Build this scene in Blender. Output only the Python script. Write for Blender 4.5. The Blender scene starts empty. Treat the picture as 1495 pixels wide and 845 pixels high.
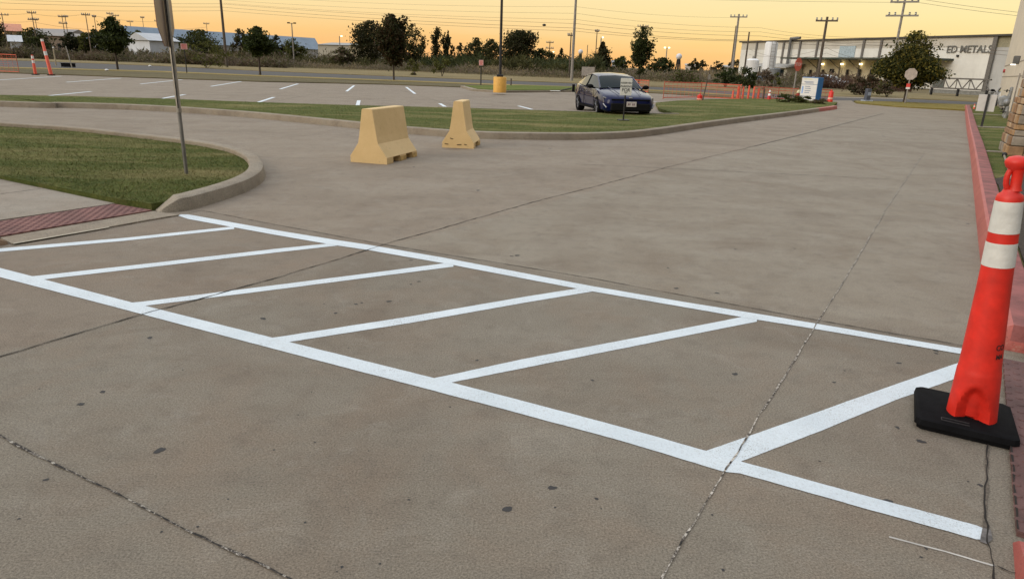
import bpy, bmesh, math, random
import numpy as np
from mathutils import Vector, Matrix
random.seed(7); RNG = np.random.default_rng(7)
C = bpy.context.scene.collection
R = math.radians
# ------------------------------------------------------------------ camera geometry
F_PX, PITCH, ROLL, EYE, PW, PH = 1000.0, 18.2, 1.8, 1.5, 1495.0, 845.0
_p, _r = R(PITCH), R(ROLL)
FW = np.array([0, math.cos(_p), -math.sin(_p)]); _rt = np.array([1., 0, 0]); _up = np.cross(_rt, FW)
RT = _rt*math.cos(_r)+_up*math.sin(_r); UP = -_rt*math.sin(_r)+_up*math.cos(_r)
def ray(x, y): return FW*F_PX+RT*(x-PW/2)-UP*(y-PH/2)
def G(x, y, z=0.0):
    d = ray(x, y); t = (z-EYE)/d[2]
    return (float(d[0]*t), float(d[1]*t))
def proj(p):
    v = np.array(p, float)-[0, 0, EYE]; d = v@FW
    return PW/2+F_PX*(v@RT)/d, PH/2-F_PX*(v@UP)/d
def hy(x): return 93.5+math.tan(_r)*(x-750)
def at(x, d):                       # ground point in the direction of column x, d metres away
    v = ray(x, hy(x)); n = math.hypot(v[0], v[1]); return (float(v[0]/n*d), float(v[1]/n*d))
def zat(b, y):                      # height above b at which row y is reached
    lo, hi = -5., 80.
    for _ in range(50):
        m = (lo+hi)/2
        if proj((b[0], b[1], m))[1] > y: lo = m
        else: hi = m
    return lo
# ------------------------------------------------------------------ materials
MATS = {}
def newmat(name):
    m = bpy.data.materials.new(name); m.use_nodes = True
    nt = m.node_tree; return m, nt, nt.nodes['Principled BSDF']
def noise(nt, vec, scale, detail=4, rough=.55, dist=0):
    n = nt.nodes.new('ShaderNodeTexNoise'); n.inputs['Scale'].default_value = scale
    n.inputs['Detail'].default_value = detail; n.inputs['Roughness'].default_value = rough
    n.inputs['Distortion'].default_value = dist
    nt.links.new(vec, n.inputs['Vector']); return n.outputs['Fac']
def ramp(nt, fac, stops):
    r = nt.nodes.new('ShaderNodeValToRGB'); cr = r.color_ramp
    while len(cr.elements) < len(stops): cr.elements.new(.5)
    for e, (p, c) in zip(cr.elements, stops):
        e.position = p; e.color = (*c, 1) if len(c) == 3 else c
    nt.links.new(fac, r.inputs['Fac']); return r.outputs['Color']
def mix(nt, fac, a, b, mode='MIX'):
    m = nt.nodes.new('ShaderNodeMix'); m.data_type = 'RGBA'; m.blend_type = mode
    for s, v in ((m.inputs[0], fac), (m.inputs[6], a), (m.inputs[7], b)):
        if hasattr(v, 'links') or isinstance(v, bpy.types.NodeSocket): nt.links.new(v, s)
        elif isinstance(v, (int, float)): s.default_value = v
        else: s.default_value = (*v, 1)
    return m.outputs[2]
def coords(nt, kind='Object', rot=None, scale=None):
    t = nt.nodes.new('ShaderNodeTexCoord'); o = t.outputs[kind]
    if rot is None and scale is None: return o
    m = nt.nodes.new('ShaderNodeMapping'); nt.links.new(o, m.inputs[0])
    if rot: m.inputs['Rotation'].default_value = rot
    if scale: m.inputs['Scale'].default_value = scale
    return m.outputs[0]
def bump(nt, h, bs, strength=.3, dist=.01):
    b = nt.nodes.new('ShaderNodeBump'); b.inputs['Strength'].default_value = strength
    b.inputs['Distance'].default_value = dist
    nt.links.new(h, b.inputs['Height']); nt.links.new(b.outputs[0], bs.inputs['Normal'])
def mat(name, col, rough=.6, metal=0, var=.25, scale=6, bmp=0, bscale=60, spec=None, emit=None, es=1):
    if name in MATS: return MATS[name]
    m, nt, bs = newmat(name)
    v = coords(nt)
    f = noise(nt, v, scale, 5)
    lo = tuple(c*(1-var) for c in col); hi = tuple(min(1, c*(1+var)) for c in col)
    nt.links.new(ramp(nt, f, [(.3, lo), (.7, hi)]), bs.inputs['Base Color'])
    bs.inputs['Roughness'].default_value = rough; bs.inputs['Metallic'].default_value = metal
    if spec is not None: bs.inputs['Specular IOR Level'].default_value = spec
    if bmp: bump(nt, noise(nt, v, bscale, 4), bs, bmp)
    if emit: bs.inputs['Emission Color'].default_value = (*emit, 1); bs.inputs['Emission Strength'].default_value = es
    MATS[name] = m; return m
LONG = R(58)      # direction of the drive on the ground
def concrete(name, base=(.178, .151, .117), tint=(.2, .15, .108), grey=(.205, .182, .145), broom=1.0, slabs=False):
    m, nt, bs = newmat(name)
    v = coords(nt)
    n1 = noise(nt, v, .32, 6, .6); n2 = noise(nt, v, 1.4, 6, .65, .6); n3 = noise(nt, v, 7, 5, .7)
    c = mix(nt, ramp(nt, n1, [(.38, (0,)*3), (.66, (1,)*3)]), base, grey)
    c = mix(nt, ramp(nt, n2, [(.45, (0,)*3), (.75, (.75,)*3)]), c, tint)
    # the slab beyond the cross joint was poured from a paler mix
    if slabs:
        a_ = np.array(G(400, 328)); b_ = np.array(G(1200, 469)); t_ = (b_-a_)/np.linalg.norm(b_-a_); nn = np.array([-t_[1], t_[0]]); nn = nn if nn[1] > 0 else -nn; c0 = float(nn@a_)
        dp = nt.nodes.new('ShaderNodeVectorMath'); dp.operation = 'DOT_PRODUCT'; nt.links.new(v, dp.inputs[0]); dp.inputs[1].default_value = (nn[0], nn[1], 0)
        mr = nt.nodes.new('ShaderNodeMapRange'); nt.links.new(dp.outputs['Value'], mr.inputs[0]); mr.inputs[1].default_value = c0; mr.inputs[2].default_value = c0+.02
        pale = mix(nt, ramp(nt, n2, [(.35, (0,)*3), (.65, (1,)*3)]), (.22, .18, .135), (.268, .236, .187))
        mf = nt.nodes.new('ShaderNodeMath'); mf.operation = 'MULTIPLY'; mf.inputs[1].default_value = .8; nt.links.new(mr.outputs[0], mf.inputs[0])
        c = mix(nt, mf.outputs[0], c, pale)
        # the lane left of the long joint is a redder pour
        a2 = np.array(G(200, 461)); b2 = np.array(G(1100, 214)); t2_ = (b2-a2)/np.linalg.norm(b2-a2); n2_ = np.array([-t2_[1], t2_[0]]); c2 = float(n2_@a2)
        d2 = nt.nodes.new('ShaderNodeVectorMath'); d2.operation = 'DOT_PRODUCT'; nt.links.new(v, d2.inputs[0]); d2.inputs[1].default_value = (n2_[0], n2_[1], 0)
        m2_ = nt.nodes.new('ShaderNodeMapRange'); nt.links.new(d2.outputs['Value'], m2_.inputs[0]); m2_.inputs[1].default_value = c2; m2_.inputs[2].default_value = c2+.02; m2_.inputs[4].default_value = .3
        c = mix(nt, m2_.outputs[0], c, (.235, .175, .13))
    # broad stains
    n4 = noise(nt, v, .8, 5, .6, 1.2)
    c = mix(nt, ramp(nt, n4, [(.48, (0,)*3), (.72, (.5,)*3)]), c, (.135, .1, .072))
    n6 = noise(nt, v, 3.2, 7, .75, .8)
    c = mix(nt, ramp(nt, n6, [(.52, (0,)*3), (.7, (.4,)*3)]), c, (.27, .245, .205))
    n7 = noise(nt, coords(nt, rot=(0, 0, R(-58)), scale=(.25, 1.6, 1)), 1.1, 6, .7, .5)
    c = mix(nt, ramp(nt, n7, [(.54, (0,)*3), (.76, (.3,)*3)]), c, (.13, .1, .075))
    # wear bands lying across the drive
    vb = coords(nt, rot=(0, 0, R(26)), scale=(.2, 1.1, 1))
    n5 = noise(nt, vb, 1.0, 6, .6, .3)
    c = mix(nt, ramp(nt, n5, [(.3, (.22,)*3), (.5, (0,)*3)]), c, (.14, .112, .085))
    c = mix(nt, ramp(nt, n5, [(.54, (0,)*3), (.78, (.2,)*3)]), c, (.33, .3, .25))
    c = mix(nt, ramp(nt, n3, [(.3, (.3,)*3), (.5, (0,)*3)]), c, (.09, .072, .058))
    fine = noise(nt, v, 130, 4, .85); c = mix(nt, .55, c, ramp(nt, fine, [(.36, (.06,)*3), (.64, (.92,)*3)]), 'OVERLAY')
    vo = nt.nodes.new('ShaderNodeTexVoronoi'); vo.inputs['Scale'].default_value = 28; nt.links.new(v, vo.inputs['Vector'])
    spots = ramp(nt, vo.outputs['Distance'], [(.0, (1,)*3), (.09, (.9,)*3), (.13, (0,)*3)])
    gate = ramp(nt, noise(nt, v, 9, 2), [(.66, (0,)*3), (.72, (.7,)*3)])
    g = mix(nt, 1.0, spots, gate, 'MULTIPLY')
    c = mix(nt, g, c, (.06, .045, .035))
    nt.links.new(c, bs.inputs['Base Color'])
    bs.inputs['Roughness'].default_value = .82; bs.inputs['Specular IOR Level'].default_value = .3
    vs = coords(nt, rot=(0, 0, R(26)), scale=(2.2, 70, 1)); br = noise(nt, vs, 1.0, 3)
    a = nt.nodes.new('ShaderNodeMath'); a.operation = 'MULTIPLY_ADD'; a.inputs[1].default_value = 1.3*broom
    nt.links.new(br, a.inputs[0]); nt.links.new(noise(nt, v, 130, 4, .7), a.inputs[2])
    bump(nt, a.outputs[0], bs, .5, .006)
    MATS[name] = m; return m
def leafmat(name, a, b, scale=.6, rough=.75):
    if name in MATS: return MATS[name]
    m, nt, bs = newmat(name)
    v = coords(nt)
    f = mix(nt, .5, noise(nt, v, scale, 3), noise(nt, v, scale*9, 2))
    nt.links.new(ramp(nt, f, [(.38, a), (.62, b)]), bs.inputs['Base Color'])
    bs.inputs['Roughness'].default_value = rough; bs.inputs['Specular IOR Level'].default_value = .2
    tr = nt.nodes.new('ShaderNodeBsdfTranslucent'); mx = nt.nodes.new('ShaderNodeMixShader'); mx.inputs[0].default_value = .35; out = nt.nodes['Material Output']
    nt.links.new(bs.inputs['Base Color'].links[0].from_socket, tr.inputs[0]); nt.links.new(bs.outputs[0], mx.inputs[1]); nt.links.new(tr.outputs[0], mx.inputs[2]); nt.links.new(mx.outputs[0], out.inputs[0])
    MATS[name] = m; return m
def grassmat(name, a, b, dry, scale=.5, drym=.58):
    if name in MATS: return MATS[name]
    m, nt, bs = newmat(name)
    v = coords(nt)
    c = mix(nt, ramp(nt, noise(nt, v, 5, 5, .7), [(.35, (0,)*3), (.65, (1,)*3)]), a, b)
    vs = coords(nt, rot=(0, 0, R(22)), scale=(.5, 2.2, 1))
    c = mix(nt, ramp(nt, noise(nt, vs, scale, 5, .65, .5), [(drym-.1, (0,)*3), (drym+.1, (.85,)*3)]), c, dry)
    c = mix(nt, ramp(nt, noise(nt, v, 60, 3, .8), [(.35, (.5,)*3), (.6, (0,)*3)]), c, tuple(x*.4 for x in a))
    nt.links.new(c, bs.inputs['Base Color']); bs.inputs['Roughness'].default_value = .9
    bs.inputs['Specular IOR Level'].default_value = .1
    bump(nt, noise(nt, v, 45, 4, .8), bs, 1, .03)
    MATS[name] = m; return m
def corrugated(name, col, freq=30, rough=.6, axis=0, depth=.02, var=.12):
    if name in MATS: return MATS[name]
    m, nt, bs = newmat(name); v = coords(nt)
    f = noise(nt, v, .35, 5, .6)
    c = ramp(nt, f, [(.3, tuple(x*(1-var) for x in col)), (.7, tuple(x*(1+var) for x in col))])
    st = noise(nt, coords(nt, scale=(3, 3, .25)), 1.5, 4)
    c = mix(nt, ramp(nt, st, [(.55, (0,)*3), (.8, (.4,)*3)]), c, tuple(x*.6 for x in col))
    w = nt.nodes.new('ShaderNodeTexWave'); w.bands_direction = 'XYZ'[axis]; w.inputs['Scale'].default_value = freq/20
    nt.links.new(v, w.inputs['Vector'])
    nt.links.new(c, bs.inputs['Base Color']); bs.inputs['Roughness'].default_value = rough
    bump(nt, w.outputs['Fac'], bs, .6, depth); MATS[name] = m; return m
# ------------------------------------------------------------------ mesh builder
class MB:
    def __init__(s): s.v = []; s.f = []; s.m = []; s.smooth = False
    def add(s, vs, fs, mi=0):
        o = len(s.v); s.v += [tuple(map(float, p)) for p in vs]; s.f += [tuple(i+o for i in f) for f in fs]; s.m += [mi]*len(fs); return s
    def box(s, c, d, rz=0, mi=0, tilt=None):
        x, y, z = d[0]/2, d[1]/2, d[2]/2
        M = Matrix.Rotation(rz, 3, 'Z')
        if tilt is not None: M = M @ tilt
        vs = [M @ Vector((i*x, j*y, k*z))+Vector(c) for i in (-1, 1) for j in (-1, 1) for k in (-1, 1)]
        return s.add(vs, [(0, 1, 3, 2), (4, 6, 7, 5), (0, 4, 5, 1), (2, 3, 7, 6), (0, 2, 6, 4), (1, 5, 7, 3)], mi)
    def tube(s, a, b, r0, r1=None, n=10, mi=0, cap=True):
        r1 = r0 if r1 is None else r1; a = Vector(a); b = Vector(b); d = (b-a).normalized()
        u = d.orthogonal().normalized(); w = d.cross(u); vs = []
        for p, r in ((a, r0), (b, r1)):
            for i in range(n):
                t = 2*math.pi*i/n; vs.append(p+(u*math.cos(t)+w*math.sin(t))*r)
        fs = [(i, (i+1) % n, n+(i+1) % n, n+i) for i in range(n)]
        if cap: fs += [tuple(range(n-1, -1, -1)), tuple(range(n, 2*n))]
        return s.add(vs, fs, mi)
    def path(s, pts, r, n=8, mi=0):
        for a, b in zip(pts, pts[1:]): s.tube(a, b, r, r, n, mi)
        return s
    def lathe(s, prof, n=24, c=(0, 0, 0), mi=0, cap=True):
        vs = [(c[0]+r*math.cos(2*math.pi*i/n), c[1]+r*math.sin(2*math.pi*i/n), c[2]+z) for r, z in prof for i in range(n)]
        fs = [(k*n+i, k*n+(i+1) % n, (k+1)*n+(i+1) % n, (k+1)*n+i) for k in range(len(prof)-1) for i in range(n)]
        if cap: fs += [tuple(range(n-1, -1, -1)), tuple((len(prof)-1)*n+i for i in range(n))]
        return s.add(vs, fs, mi)
    def prism(s, poly, z0, z1, mi=0, side=None):
        n = len(poly)
        a = sum(poly[i][0]*poly[(i+1) % n][1]-poly[(i+1) % n][0]*poly[i][1] for i in range(n))
        if a < 0: poly = poly[::-1]
        s.add([(x, y, z1) for x, y in poly], [tuple(range(n))], mi)
        s.add([(x, y, z) for z in (z0, z1) for x, y in poly], [(i, (i+1) % n, n+(i+1) % n, n+i) for i in range(n)], mi if side is None else side)
        return s
    def sphere(s, c, r, n=12, mi=0, sc=(1, 1, 1)):
        pr = []; m = n//2
        vs = []
        for k in range(m+1):
            t = math.pi*k/m
            for i in range(n): vs.append((c[0]+r*sc[0]*math.sin(t)*math.cos(2*math.pi*i/n), c[1]+r*sc[1]*math.sin(t)*math.sin(2*math.pi*i/n), c[2]-r*sc[2]*math.cos(t)))
        return s.add(vs, [(k*n+i, k*n+(i+1) % n, (k+1)*n+(i+1) % n, (k+1)*n+i) for k in range(m) for i in range(n)], mi)
    def build(s, name, mats, parent=None, smooth=False, bevel=0, loc=None):
        me = bpy.data.meshes.new(name); me.from_pydata(s.v, [], s.f)
        if not isinstance(mats, (list, tuple)): mats = [mats]
        for m in mats: me.materials.append(m)
        me.polygons.foreach_set('material_index', s.m)
        bm = bmesh.new(); bm.from_mesh(me)
        ng = [f for f in bm.faces if len(f.verts) > 8]
        if smooth or bevel: bmesh.ops.remove_doubles(bm, verts=bm.verts, dist=1e-5)
        ng = [f for f in bm.faces if len(f.verts) > 8]
        if ng: bmesh.ops.triangulate(bm, faces=ng)
        if smooth: bmesh.ops.recalc_face_normals(bm, faces=bm.faces)
        bm.to_mesh(me); bm.free()
        o = bpy.data.objects.new(name, me); C.objects.link(o)
        if parent: o.parent = parent
        if loc: o.location = loc
        if smooth:
            me.polygons.foreach_set('use_smooth', [True]*len(me.polygons)); me.set_sharp_from_angle(angle=R(40))
        if bevel:
            b = o.modifiers.new('bevel', 'BEVEL'); b.width = bevel; b.segments = 2; b.limit_method = 'ANGLE'; b.angle_limit = R(35)
        return o
def tag(o, label=None, cat=None, group=None, kind=None):
    if label: o['label'] = label
    if cat: o['category'] = cat
    if group: o['group'] = group
    if kind: o['kind'] = kind
    return o
def thing(name, label, cat, loc=(0, 0, 0), rz=0, group=None):
    o = bpy.data.objects.new(name, None); C.objects.link(o); o.empty_display_size = .2
    o.location = (loc[0], loc[1], loc[2] if len(loc) > 2 else 0); o.rotation_euler = (0, 0, rz)
    return tag(o, label, cat, group)
def children(o): return [c for c in bpy.data.objects if c.parent == o]
def dup(root, loc, rz, label, scale=None):
    def cp(o, par):
        c = o.copy(); C.objects.link(c); c.parent = par
        for ch in children(o): cp(ch, c)
        return c
    r = cp(root, None); r.location = (loc[0], loc[1], loc[2] if len(loc) > 2 else 0); r.rotation_euler = (0, 0, rz); r['label'] = label
    if scale: r.scale = scale
    return r
def raw(name, V, Fc, mats, mi=None, parent=None):      # fast numpy mesh of equal-sized faces
    me = bpy.data.meshes.new(name); n, k = Fc.shape
    me.vertices.add(len(V)); me.vertices.foreach_set('co', V.astype(np.float32).ravel())
    me.loops.add(n*k); me.loops.foreach_set('vertex_index', Fc.astype(np.int32).ravel())
    me.polygons.add(n); me.polygons.foreach_set('loop_start', np.arange(0, n*k, k, dtype=np.int32))
    for m in (mats if isinstance(mats, (list, tuple)) else [mats]): me.materials.append(m)
    if mi is not None: me.polygons.foreach_set('material_index', mi.astype(np.int32))
    me.update(calc_edges=True)
    o = bpy.data.objects.new(name, me); C.objects.link(o)
    if parent: o.parent = parent
    return o
def text_mb(txt, size, depth=.004, name='lettering', m=None, parent=None, M=None, shear=0, warp=None):
    cu = bpy.data.curves.new('t', 'FONT'); cu.body = txt; cu.size = size; cu.extrude = depth; cu.align_x = 'CENTER'; cu.align_y = 'CENTER'; cu.shear = shear; cu.offset = size*.012
    ob = bpy.data.objects.new('t', cu); C.objects.link(ob)
    dg = bpy.context.evaluated_depsgraph_get(); me = bpy.data.meshes.new_from_object(ob.evaluated_get(dg))
    bpy.data.objects.remove(ob); me.name = name; me.materials.clear(); me.materials.append(m)
    if warp:
        for v in me.vertices: v.co = warp(v.co)
    o = bpy.data.objects.new(name, me); C.objects.link(o)
    if parent: o.parent = parent
    if M is not None: o.matrix_local = M
    return o
STAND = Matrix.Rotation(R(90), 4, 'X')     # text reads upright, facing local -Y
# ------------------------------------------------------------------ shared materials
M_conc = concrete('driveway_concrete', slabs=True)
M_kerb = concrete('kerb_concrete', (.26, .215, .16), (.24, .185, .13), (.29, .25, .195), .3)
M_walk = concrete('sidewalk_concrete', (.27, .23, .185), (.25, .2, .155), (.28, .255, .215), .5)
M_grass = grassmat('lawn_grass', (.07, .092, .022), (.14, .155, .042), (.3, .25, .11))
M_verge = grassmat('verge_grass', (.15, .13, .06), (.2, .165, .085), (.3, .23, .12), .3, .45)
M_dryv = grassmat('dry_grass', (.24, .19, .075), (.31, .24, .095), (.38, .29, .12), .4, .5)
M_field = grassmat('field_soil', (.12, .1, .05), (.18, .14, .075), (.26, .2, .11), .15, .5)
M_mulch = mat('mulch', (.035, .024, .016), .95, var=.6, scale=30, bmp=1, bscale=40)
M_asph = mat('asphalt', (.052, .048, .046), .85, var=.2, scale=1.5, bmp=.3, bscale=80)
M_black = mat('black_rubber', (.006, .006, .007), .85, var=.3, scale=20, bmp=.15, bscale=90, spec=.08)
M_galv = mat('galvanised_steel', (.33, .32, .3), .42, .8, var=.2, scale=25)
M_dark = mat('dark_metal', (.02, .02, .022), .5, .3)
M_wood = mat('pole_wood', (.09, .07, .055), .85, var=.3, scale=8)
M_greypole = mat('pale_pole', (.25, .23, .21), .7)
M_wire = mat('wire_black', (.12, .085, .055), .6)
M_white = mat('white_paint', (.72, .72, .72), .5, var=.06)
M_yel = mat('tan_yellow_paint', (.68, .46, .2), .62, var=.08, scale=3, bmp=.12, bscale=25)
def barrierpaint():
    m, nt, bs = newmat('barrier_paint'); v = coords(nt)
    c = ramp(nt, noise(nt, v, 2.5, 6, .7), [(.3, (.6, .42, .19)), (.7, (.7, .5, .25))])
    c = mix(nt, ramp(nt, noise(nt, v, 9, 7, .8), [(.58, (0,)*3), (.68, (.45,)*3)]), c, (.4, .28, .14))
    c = mix(nt, ramp(nt, noise(nt, coords(nt, scale=(3, 3, 14)), 2.2, 5, .8), [(.66, (0,)*3), (.7, (.6,)*3)]), c, (.2, .15, .09))
    nt.links.new(c, bs.inputs['Base Color']); bs.inputs['Roughness'].default_value = .7; bump(nt, noise(nt, v, 30, 5, .7), bs, .35, .01); return m
M_bar = barrierpaint()
M_yeldk = mat('scuffed_wood', (.3, .2, .07), .85, var=.4, scale=20)
M_or = mat('orange_plastic', (.6, .02, .01), .5, var=.22, scale=11, bmp=.05, bscale=18)
M_orf = mat('faded_orange_plastic', (.75, .12, .07), .55, var=.12)
M_trunk = mat('bark', (.06, .045, .035), .9, var=.4, scale=12)
M_glass = mat('dark_glass', (.008, .014, .016), .05, var=.1, spec=.3); M_glass.node_tree.nodes['Principled BSDF'].inputs['IOR'].default_value = 1.2
# line paint
def paintmat():
    m, nt, bs = newmat('line_paint'); v = coords(nt)
    c = ramp(nt, noise(nt, v, 3, 6, .7), [(.3, (.58, .65, .7)), (.7, (.69, .76, .81))])
    c = mix(nt, ramp(nt, noise(nt, v, 75, 4, .8), [(.32, (.5,)*3), (.5, (0,)*3)]), c, (.42, .44, .45))
    g = mix(nt, 1, ramp(nt, noise(nt, v, 160, 3, .8), [(.58, (0,)*3), (.63, (.9,)*3)]), ramp(nt, noise(nt, v, 2.5, 3), [(.46, (0,)*3), (.6, (1,)*3)]), 'MULTIPLY')
    c = mix(nt, g, c, (.2, .17, .14))
    nt.links.new(c, bs.inputs['Base Color']); bs.inputs['Roughness'].default_value = .6
    bump(nt, noise(nt, v, 130, 4, .8), bs, .7, .008); return m
M_paint = paintmat()
def crackmat(name, light, lo, hi, sc=9):
    m, nt, bs = newmat(name); v = coords(nt)
    n = noise(nt, v, sc, 6, .8, 1)
    nt.links.new(ramp(nt, n, [(lo, (.012, .01, .009)), (lo+.06, (.07, .055, .045)), (hi, (.14, .12, .1)), (hi+.05, light)]), bs.inputs['Base Color'])
    bs.inputs['Roughness'].default_value = .9; return m
M_crackd = crackmat('joint_dark', (.22, .18, .15), .52, .66)
M_crackl = crackmat('joint_chalky', (.5, .46, .4), .4, .5, 30)
M_redk = None
def redkerb():
    m, nt, bs = newmat('red_kerb_paint'); v = coords(nt)
    c = ramp(nt, noise(nt, v, 1.5, 6, .7), [(.3, (.27, .055, .05)), (.7, (.42, .11, .09))])
    c = mix(nt, ramp(nt, noise(nt, v, 9, 6, .8), [(.58, (0,)*3), (.7, (.7,)*3)]), c, (.4, .26, .2))
    c = mix(nt, ramp(nt, noise(nt, v, 40, 4, .8), [(.33, (.6,)*3), (.45, (0,)*3)]), c, (.2, .05, .04))
    nt.links.new(c, bs.inputs['Base Color']); bs.inputs['Roughness'].default_value = .6
    bump(nt, noise(nt, v, 45, 5, .7), bs, .5, .008); return m
M_redk = redkerb()
M_redtop = mat('kerb_top_red', (.2, .06, .055), .75, var=.45, scale=5, bmp=.4, bscale=50)  # darker red for the top faces of the right-hand kerb
M_tact = mat('tactile_red', (.17, .075, .062), .8, var=.25, scale=4, bmp=.4, bscale=80)
M_tact2 = mat('tactile_red_dark', (.11, .045, .045), .8, var=.25, scale=4)
# ------------------------------------------------------------------ GROUND
def struct(o): o['kind'] = 'structure'; return o
def th(x, y):   # terrain height
    d = math.hypot(x, y); a = math.degrees(math.atan2(x, y))
    s = min(1, max(0, (d-155)/60)); s = s*s*(3-2*s); k = min(1, max(0, (-a-8)/26)); k = k*k*(3-2*k)
    return -.08+3.6*s*k
def terrain():
    mb = MB(); xs = []
    rr = [0, 8, 20, 40, 60, 80, 110, 150, 160, 170, 180, 195, 215, 240, 280, 400, 700, 1500, 3500]; n = 96
    vs = []
    for r in rr:
        for i in range(n):
            t = 2*math.pi*i/n; x, y = r*math.sin(t), r*math.cos(t); vs.append((x, y, th(x, y)))
    fs = [(k*n+i, k*n+(i+1) % n, (k+1)*n+(i+1) % n, (k+1)*n+i) for k in range(1, len(rr)-1) for i in range(n)]
    mb.add(vs, [tuple(f[::-1]) for f in fs]); mb.add([(x, y, z) for x, y, z in vs[n:2*n]], [tuple(range(n))[::-1]])
    return struct(mb.build('terrain', M_field))
terrain()
GS = lambda pts, z=0: [G(x, y, z) for x, y in pts]
st_near = [(-70, 60)] + GS([(60, 100), (240, 105), (380, 111), (575, 118), (730, 124), (850, 128), (1000, 134.5), (1100, 142), (1200, 147), (1300, 149), (1400, 153), (1490, 157)], -.05)+[(60, 30)]
st_far = [(-76, 92)] + GS([(60, 90), (240, 97), (380, 104), (575, 112), (730, 118), (850, 122.5), (1000, 129), (1100, 136), (1200, 141.5), (1300, 143.5), (1400, 148), (1490, 152)], -.05)+[(70, 34)]
struct(MB().prism(st_near+st_far[::-1], -.3, -.05).build('street', M_asph))
lot = [(-70, -9), (45, -9), (45, 20)]+[(32, 29)] + GS([(1495, 168), (1410, 162.5), (1310, 157), (1250, 151.5), (1243, 147)])+GS([(1200, 147), (1130, 144.3)], 0) + \
      GS([(1120, 147), (960, 137), (850, 132), (670, 128), (560, 124), (380, 120), (200, 114), (90, 110), (0, 107)])+[(-70, 47)]
lotob = struct(MB().prism(lot, -.3, 0).build('parking_lot', M_conc))
# far driveway across the street to the warehouse
struct(MB().prism(GS([(1208, 142.6), (1330, 145.8), (1300, 141.5), (1255, 136.5), (1222, 134)], -.05), -.3, -.03).build('far_driveway', M_walk))
# near lot verge between lot and street
def band(name, near, far, z, m, z0=-.3): return MB().prism(near+far[::-1], z0, z).build(name, m)
M_verge2 = grassmat('verge_dark', (.1, .088, .05), (.14, .118, .07), (.2, .165, .09), .3, .5)  # darker, greyer brown than the far verge
struct(band('grass_verge', [(-70, 47.2)]+GS([(0, 106.6), (90, 109.6), (200, 113.6), (380, 119.6), (560, 123.6), (670, 127.6), (850, 131.5), (960, 136.6), (1118, 146.5)]),
     [(-70, 55)] + GS([(0, 100.5), (90, 102.5), (240, 106.5), (380, 112.6), (575, 119.6), (730, 125.6), (850, 129.3), (1000, 136), (1100, 143.2)]), .04, M_verge2))
struct(band('dry_grass_strip', [(-70, 55.1)]+GS([(0, 100.2), (90, 102.2), (240, 106.2), (380, 112.3), (575, 119.3), (730, 125.3), (850, 129), (1000, 135.7), (1098, 142.9)]),
     [(-70, 58)] + GS([(0, 98.7), (90, 100.7), (240, 104.8), (380, 110.8), (575, 117.8), (730, 123.8), (850, 127.8), (1000, 134.3), (1094, 141.4)]), .05, M_dryv))
struct(band('dry_grass_corner', GS([(1252, 151.2), (1310, 156.6), (1410, 162), (1495, 167.5)])+[(33, 29)], GS([(1247, 148.4), (1300, 149.6), (1400, 153.5), (1490, 157.5)])+[(58, 31)], .05,
     grassmat('corner_grass', (.2, .17, .045), (.26, .2, .06), (.33, .26, .1))))
# far verge
struct(band('far_verge', st_far[:12]+[st_far[12]], [(-80, 108)]+GS([(60, 85.5), (240, 92), (380, 97.5), (575, 103), (730, 110), (850, 115), (1000, 121), (1100, 126), (1180, 131), (1300, 135), (1400, 139), (1490, 143)]), .0, M_verge, -.3))
# parking island with light pole
isl = GS([(672, 127.8), (690, 133.2), (730, 135.8), (830, 134.8), (858, 134.5), (856, 130), (760, 127)], 0)
io = struct(MB().prism(isl, -.1, .1).build('parking_island', M_kerb))
cx = sum(p[0] for p in isl)/7; cy = sum(p[1] for p in isl)/7
gin = [(cx+(x-cx)*.93, cy+(y-cy)*.9) for x, y in isl]
struct(MB().prism(gin, .05, .13).build('island_grass', grassmat('bright_grass', (.1, .14, .025), (.14, .17, .04), (.2, .19, .06))))
# ---- smooth curve helper
def catmull(P, k=6, closed=False):
    P = [np.array(p, float) for p in P]; out = []; n = len(P)
    for i in range(n-1 if not closed else n):
        p0 = P[(i-1) % n] if closed or i > 0 else P[0]; p1 = P[i]; p2 = P[(i+1) % n]; p3 = P[(i+2) % n] if closed or i+2 < n else P[-1]
        for j in range(k):
            t = j/k; out.append(tuple(.5*((2*p1)+(-p0+p2)*t+(2*p0-5*p1+4*p2-p3)*t*t+(-p0+3*p1-3*p2+p3)*t**3)))
    if not closed: out.append(tuple(P[-1]))
    return out
def offset(P, d):
    out = []
    for i, p in enumerate(P):
        a = np.array(P[max(0, i-1)]); b = np.array(P[min(len(P)-1, i+1)]); t = (b-a)/np.linalg.norm(b-a)
        out.append((p[0]-t[1]*d, p[1]+t[0]*d))
    return out
def kerb(name, P, w, h, m, side=1, hs=None, batter=.03, top=None):
    """sweep a kerb; P is the street-side top edge, body lies to `side` (left +1)"""
    mb = MB(); secs = []
    prof = [(-batter, -.1, 0), (-batter, 0, 0), (-.005, .9, 0), (.022, 1, 0), (w-.012, 1, 0), (w, .9, 0), (w, -.1, 0)]
    offs = [offset(P, side*o) for o, _, _ in prof]
    vs = []
    for i in range(len(P)):
        hh = h if hs is None else hs(i/(len(P)-1))*h
        for k, (o, zf, _) in enumerate(prof):
            z = -.1 if zf < 0 else zf*hh
            vs.append((offs[k][i][0], offs[k][i][1], z+.001))
    n = len(prof)
    fs = [(i*n+k, (i+1)*n+k, (i+1)*n+k+1, i*n+k+1) for i in range(len(P)-1) for k in range(n-1)]
    fs += [tuple(range(n)), tuple((len(P)-1)*n+k for k in range(n-1, -1, -1))]
    mb.add(vs, fs)
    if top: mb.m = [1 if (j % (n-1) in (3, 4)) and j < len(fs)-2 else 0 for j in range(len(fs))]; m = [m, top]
    return mb.build(name, m, smooth=True)
KH = .14
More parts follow.
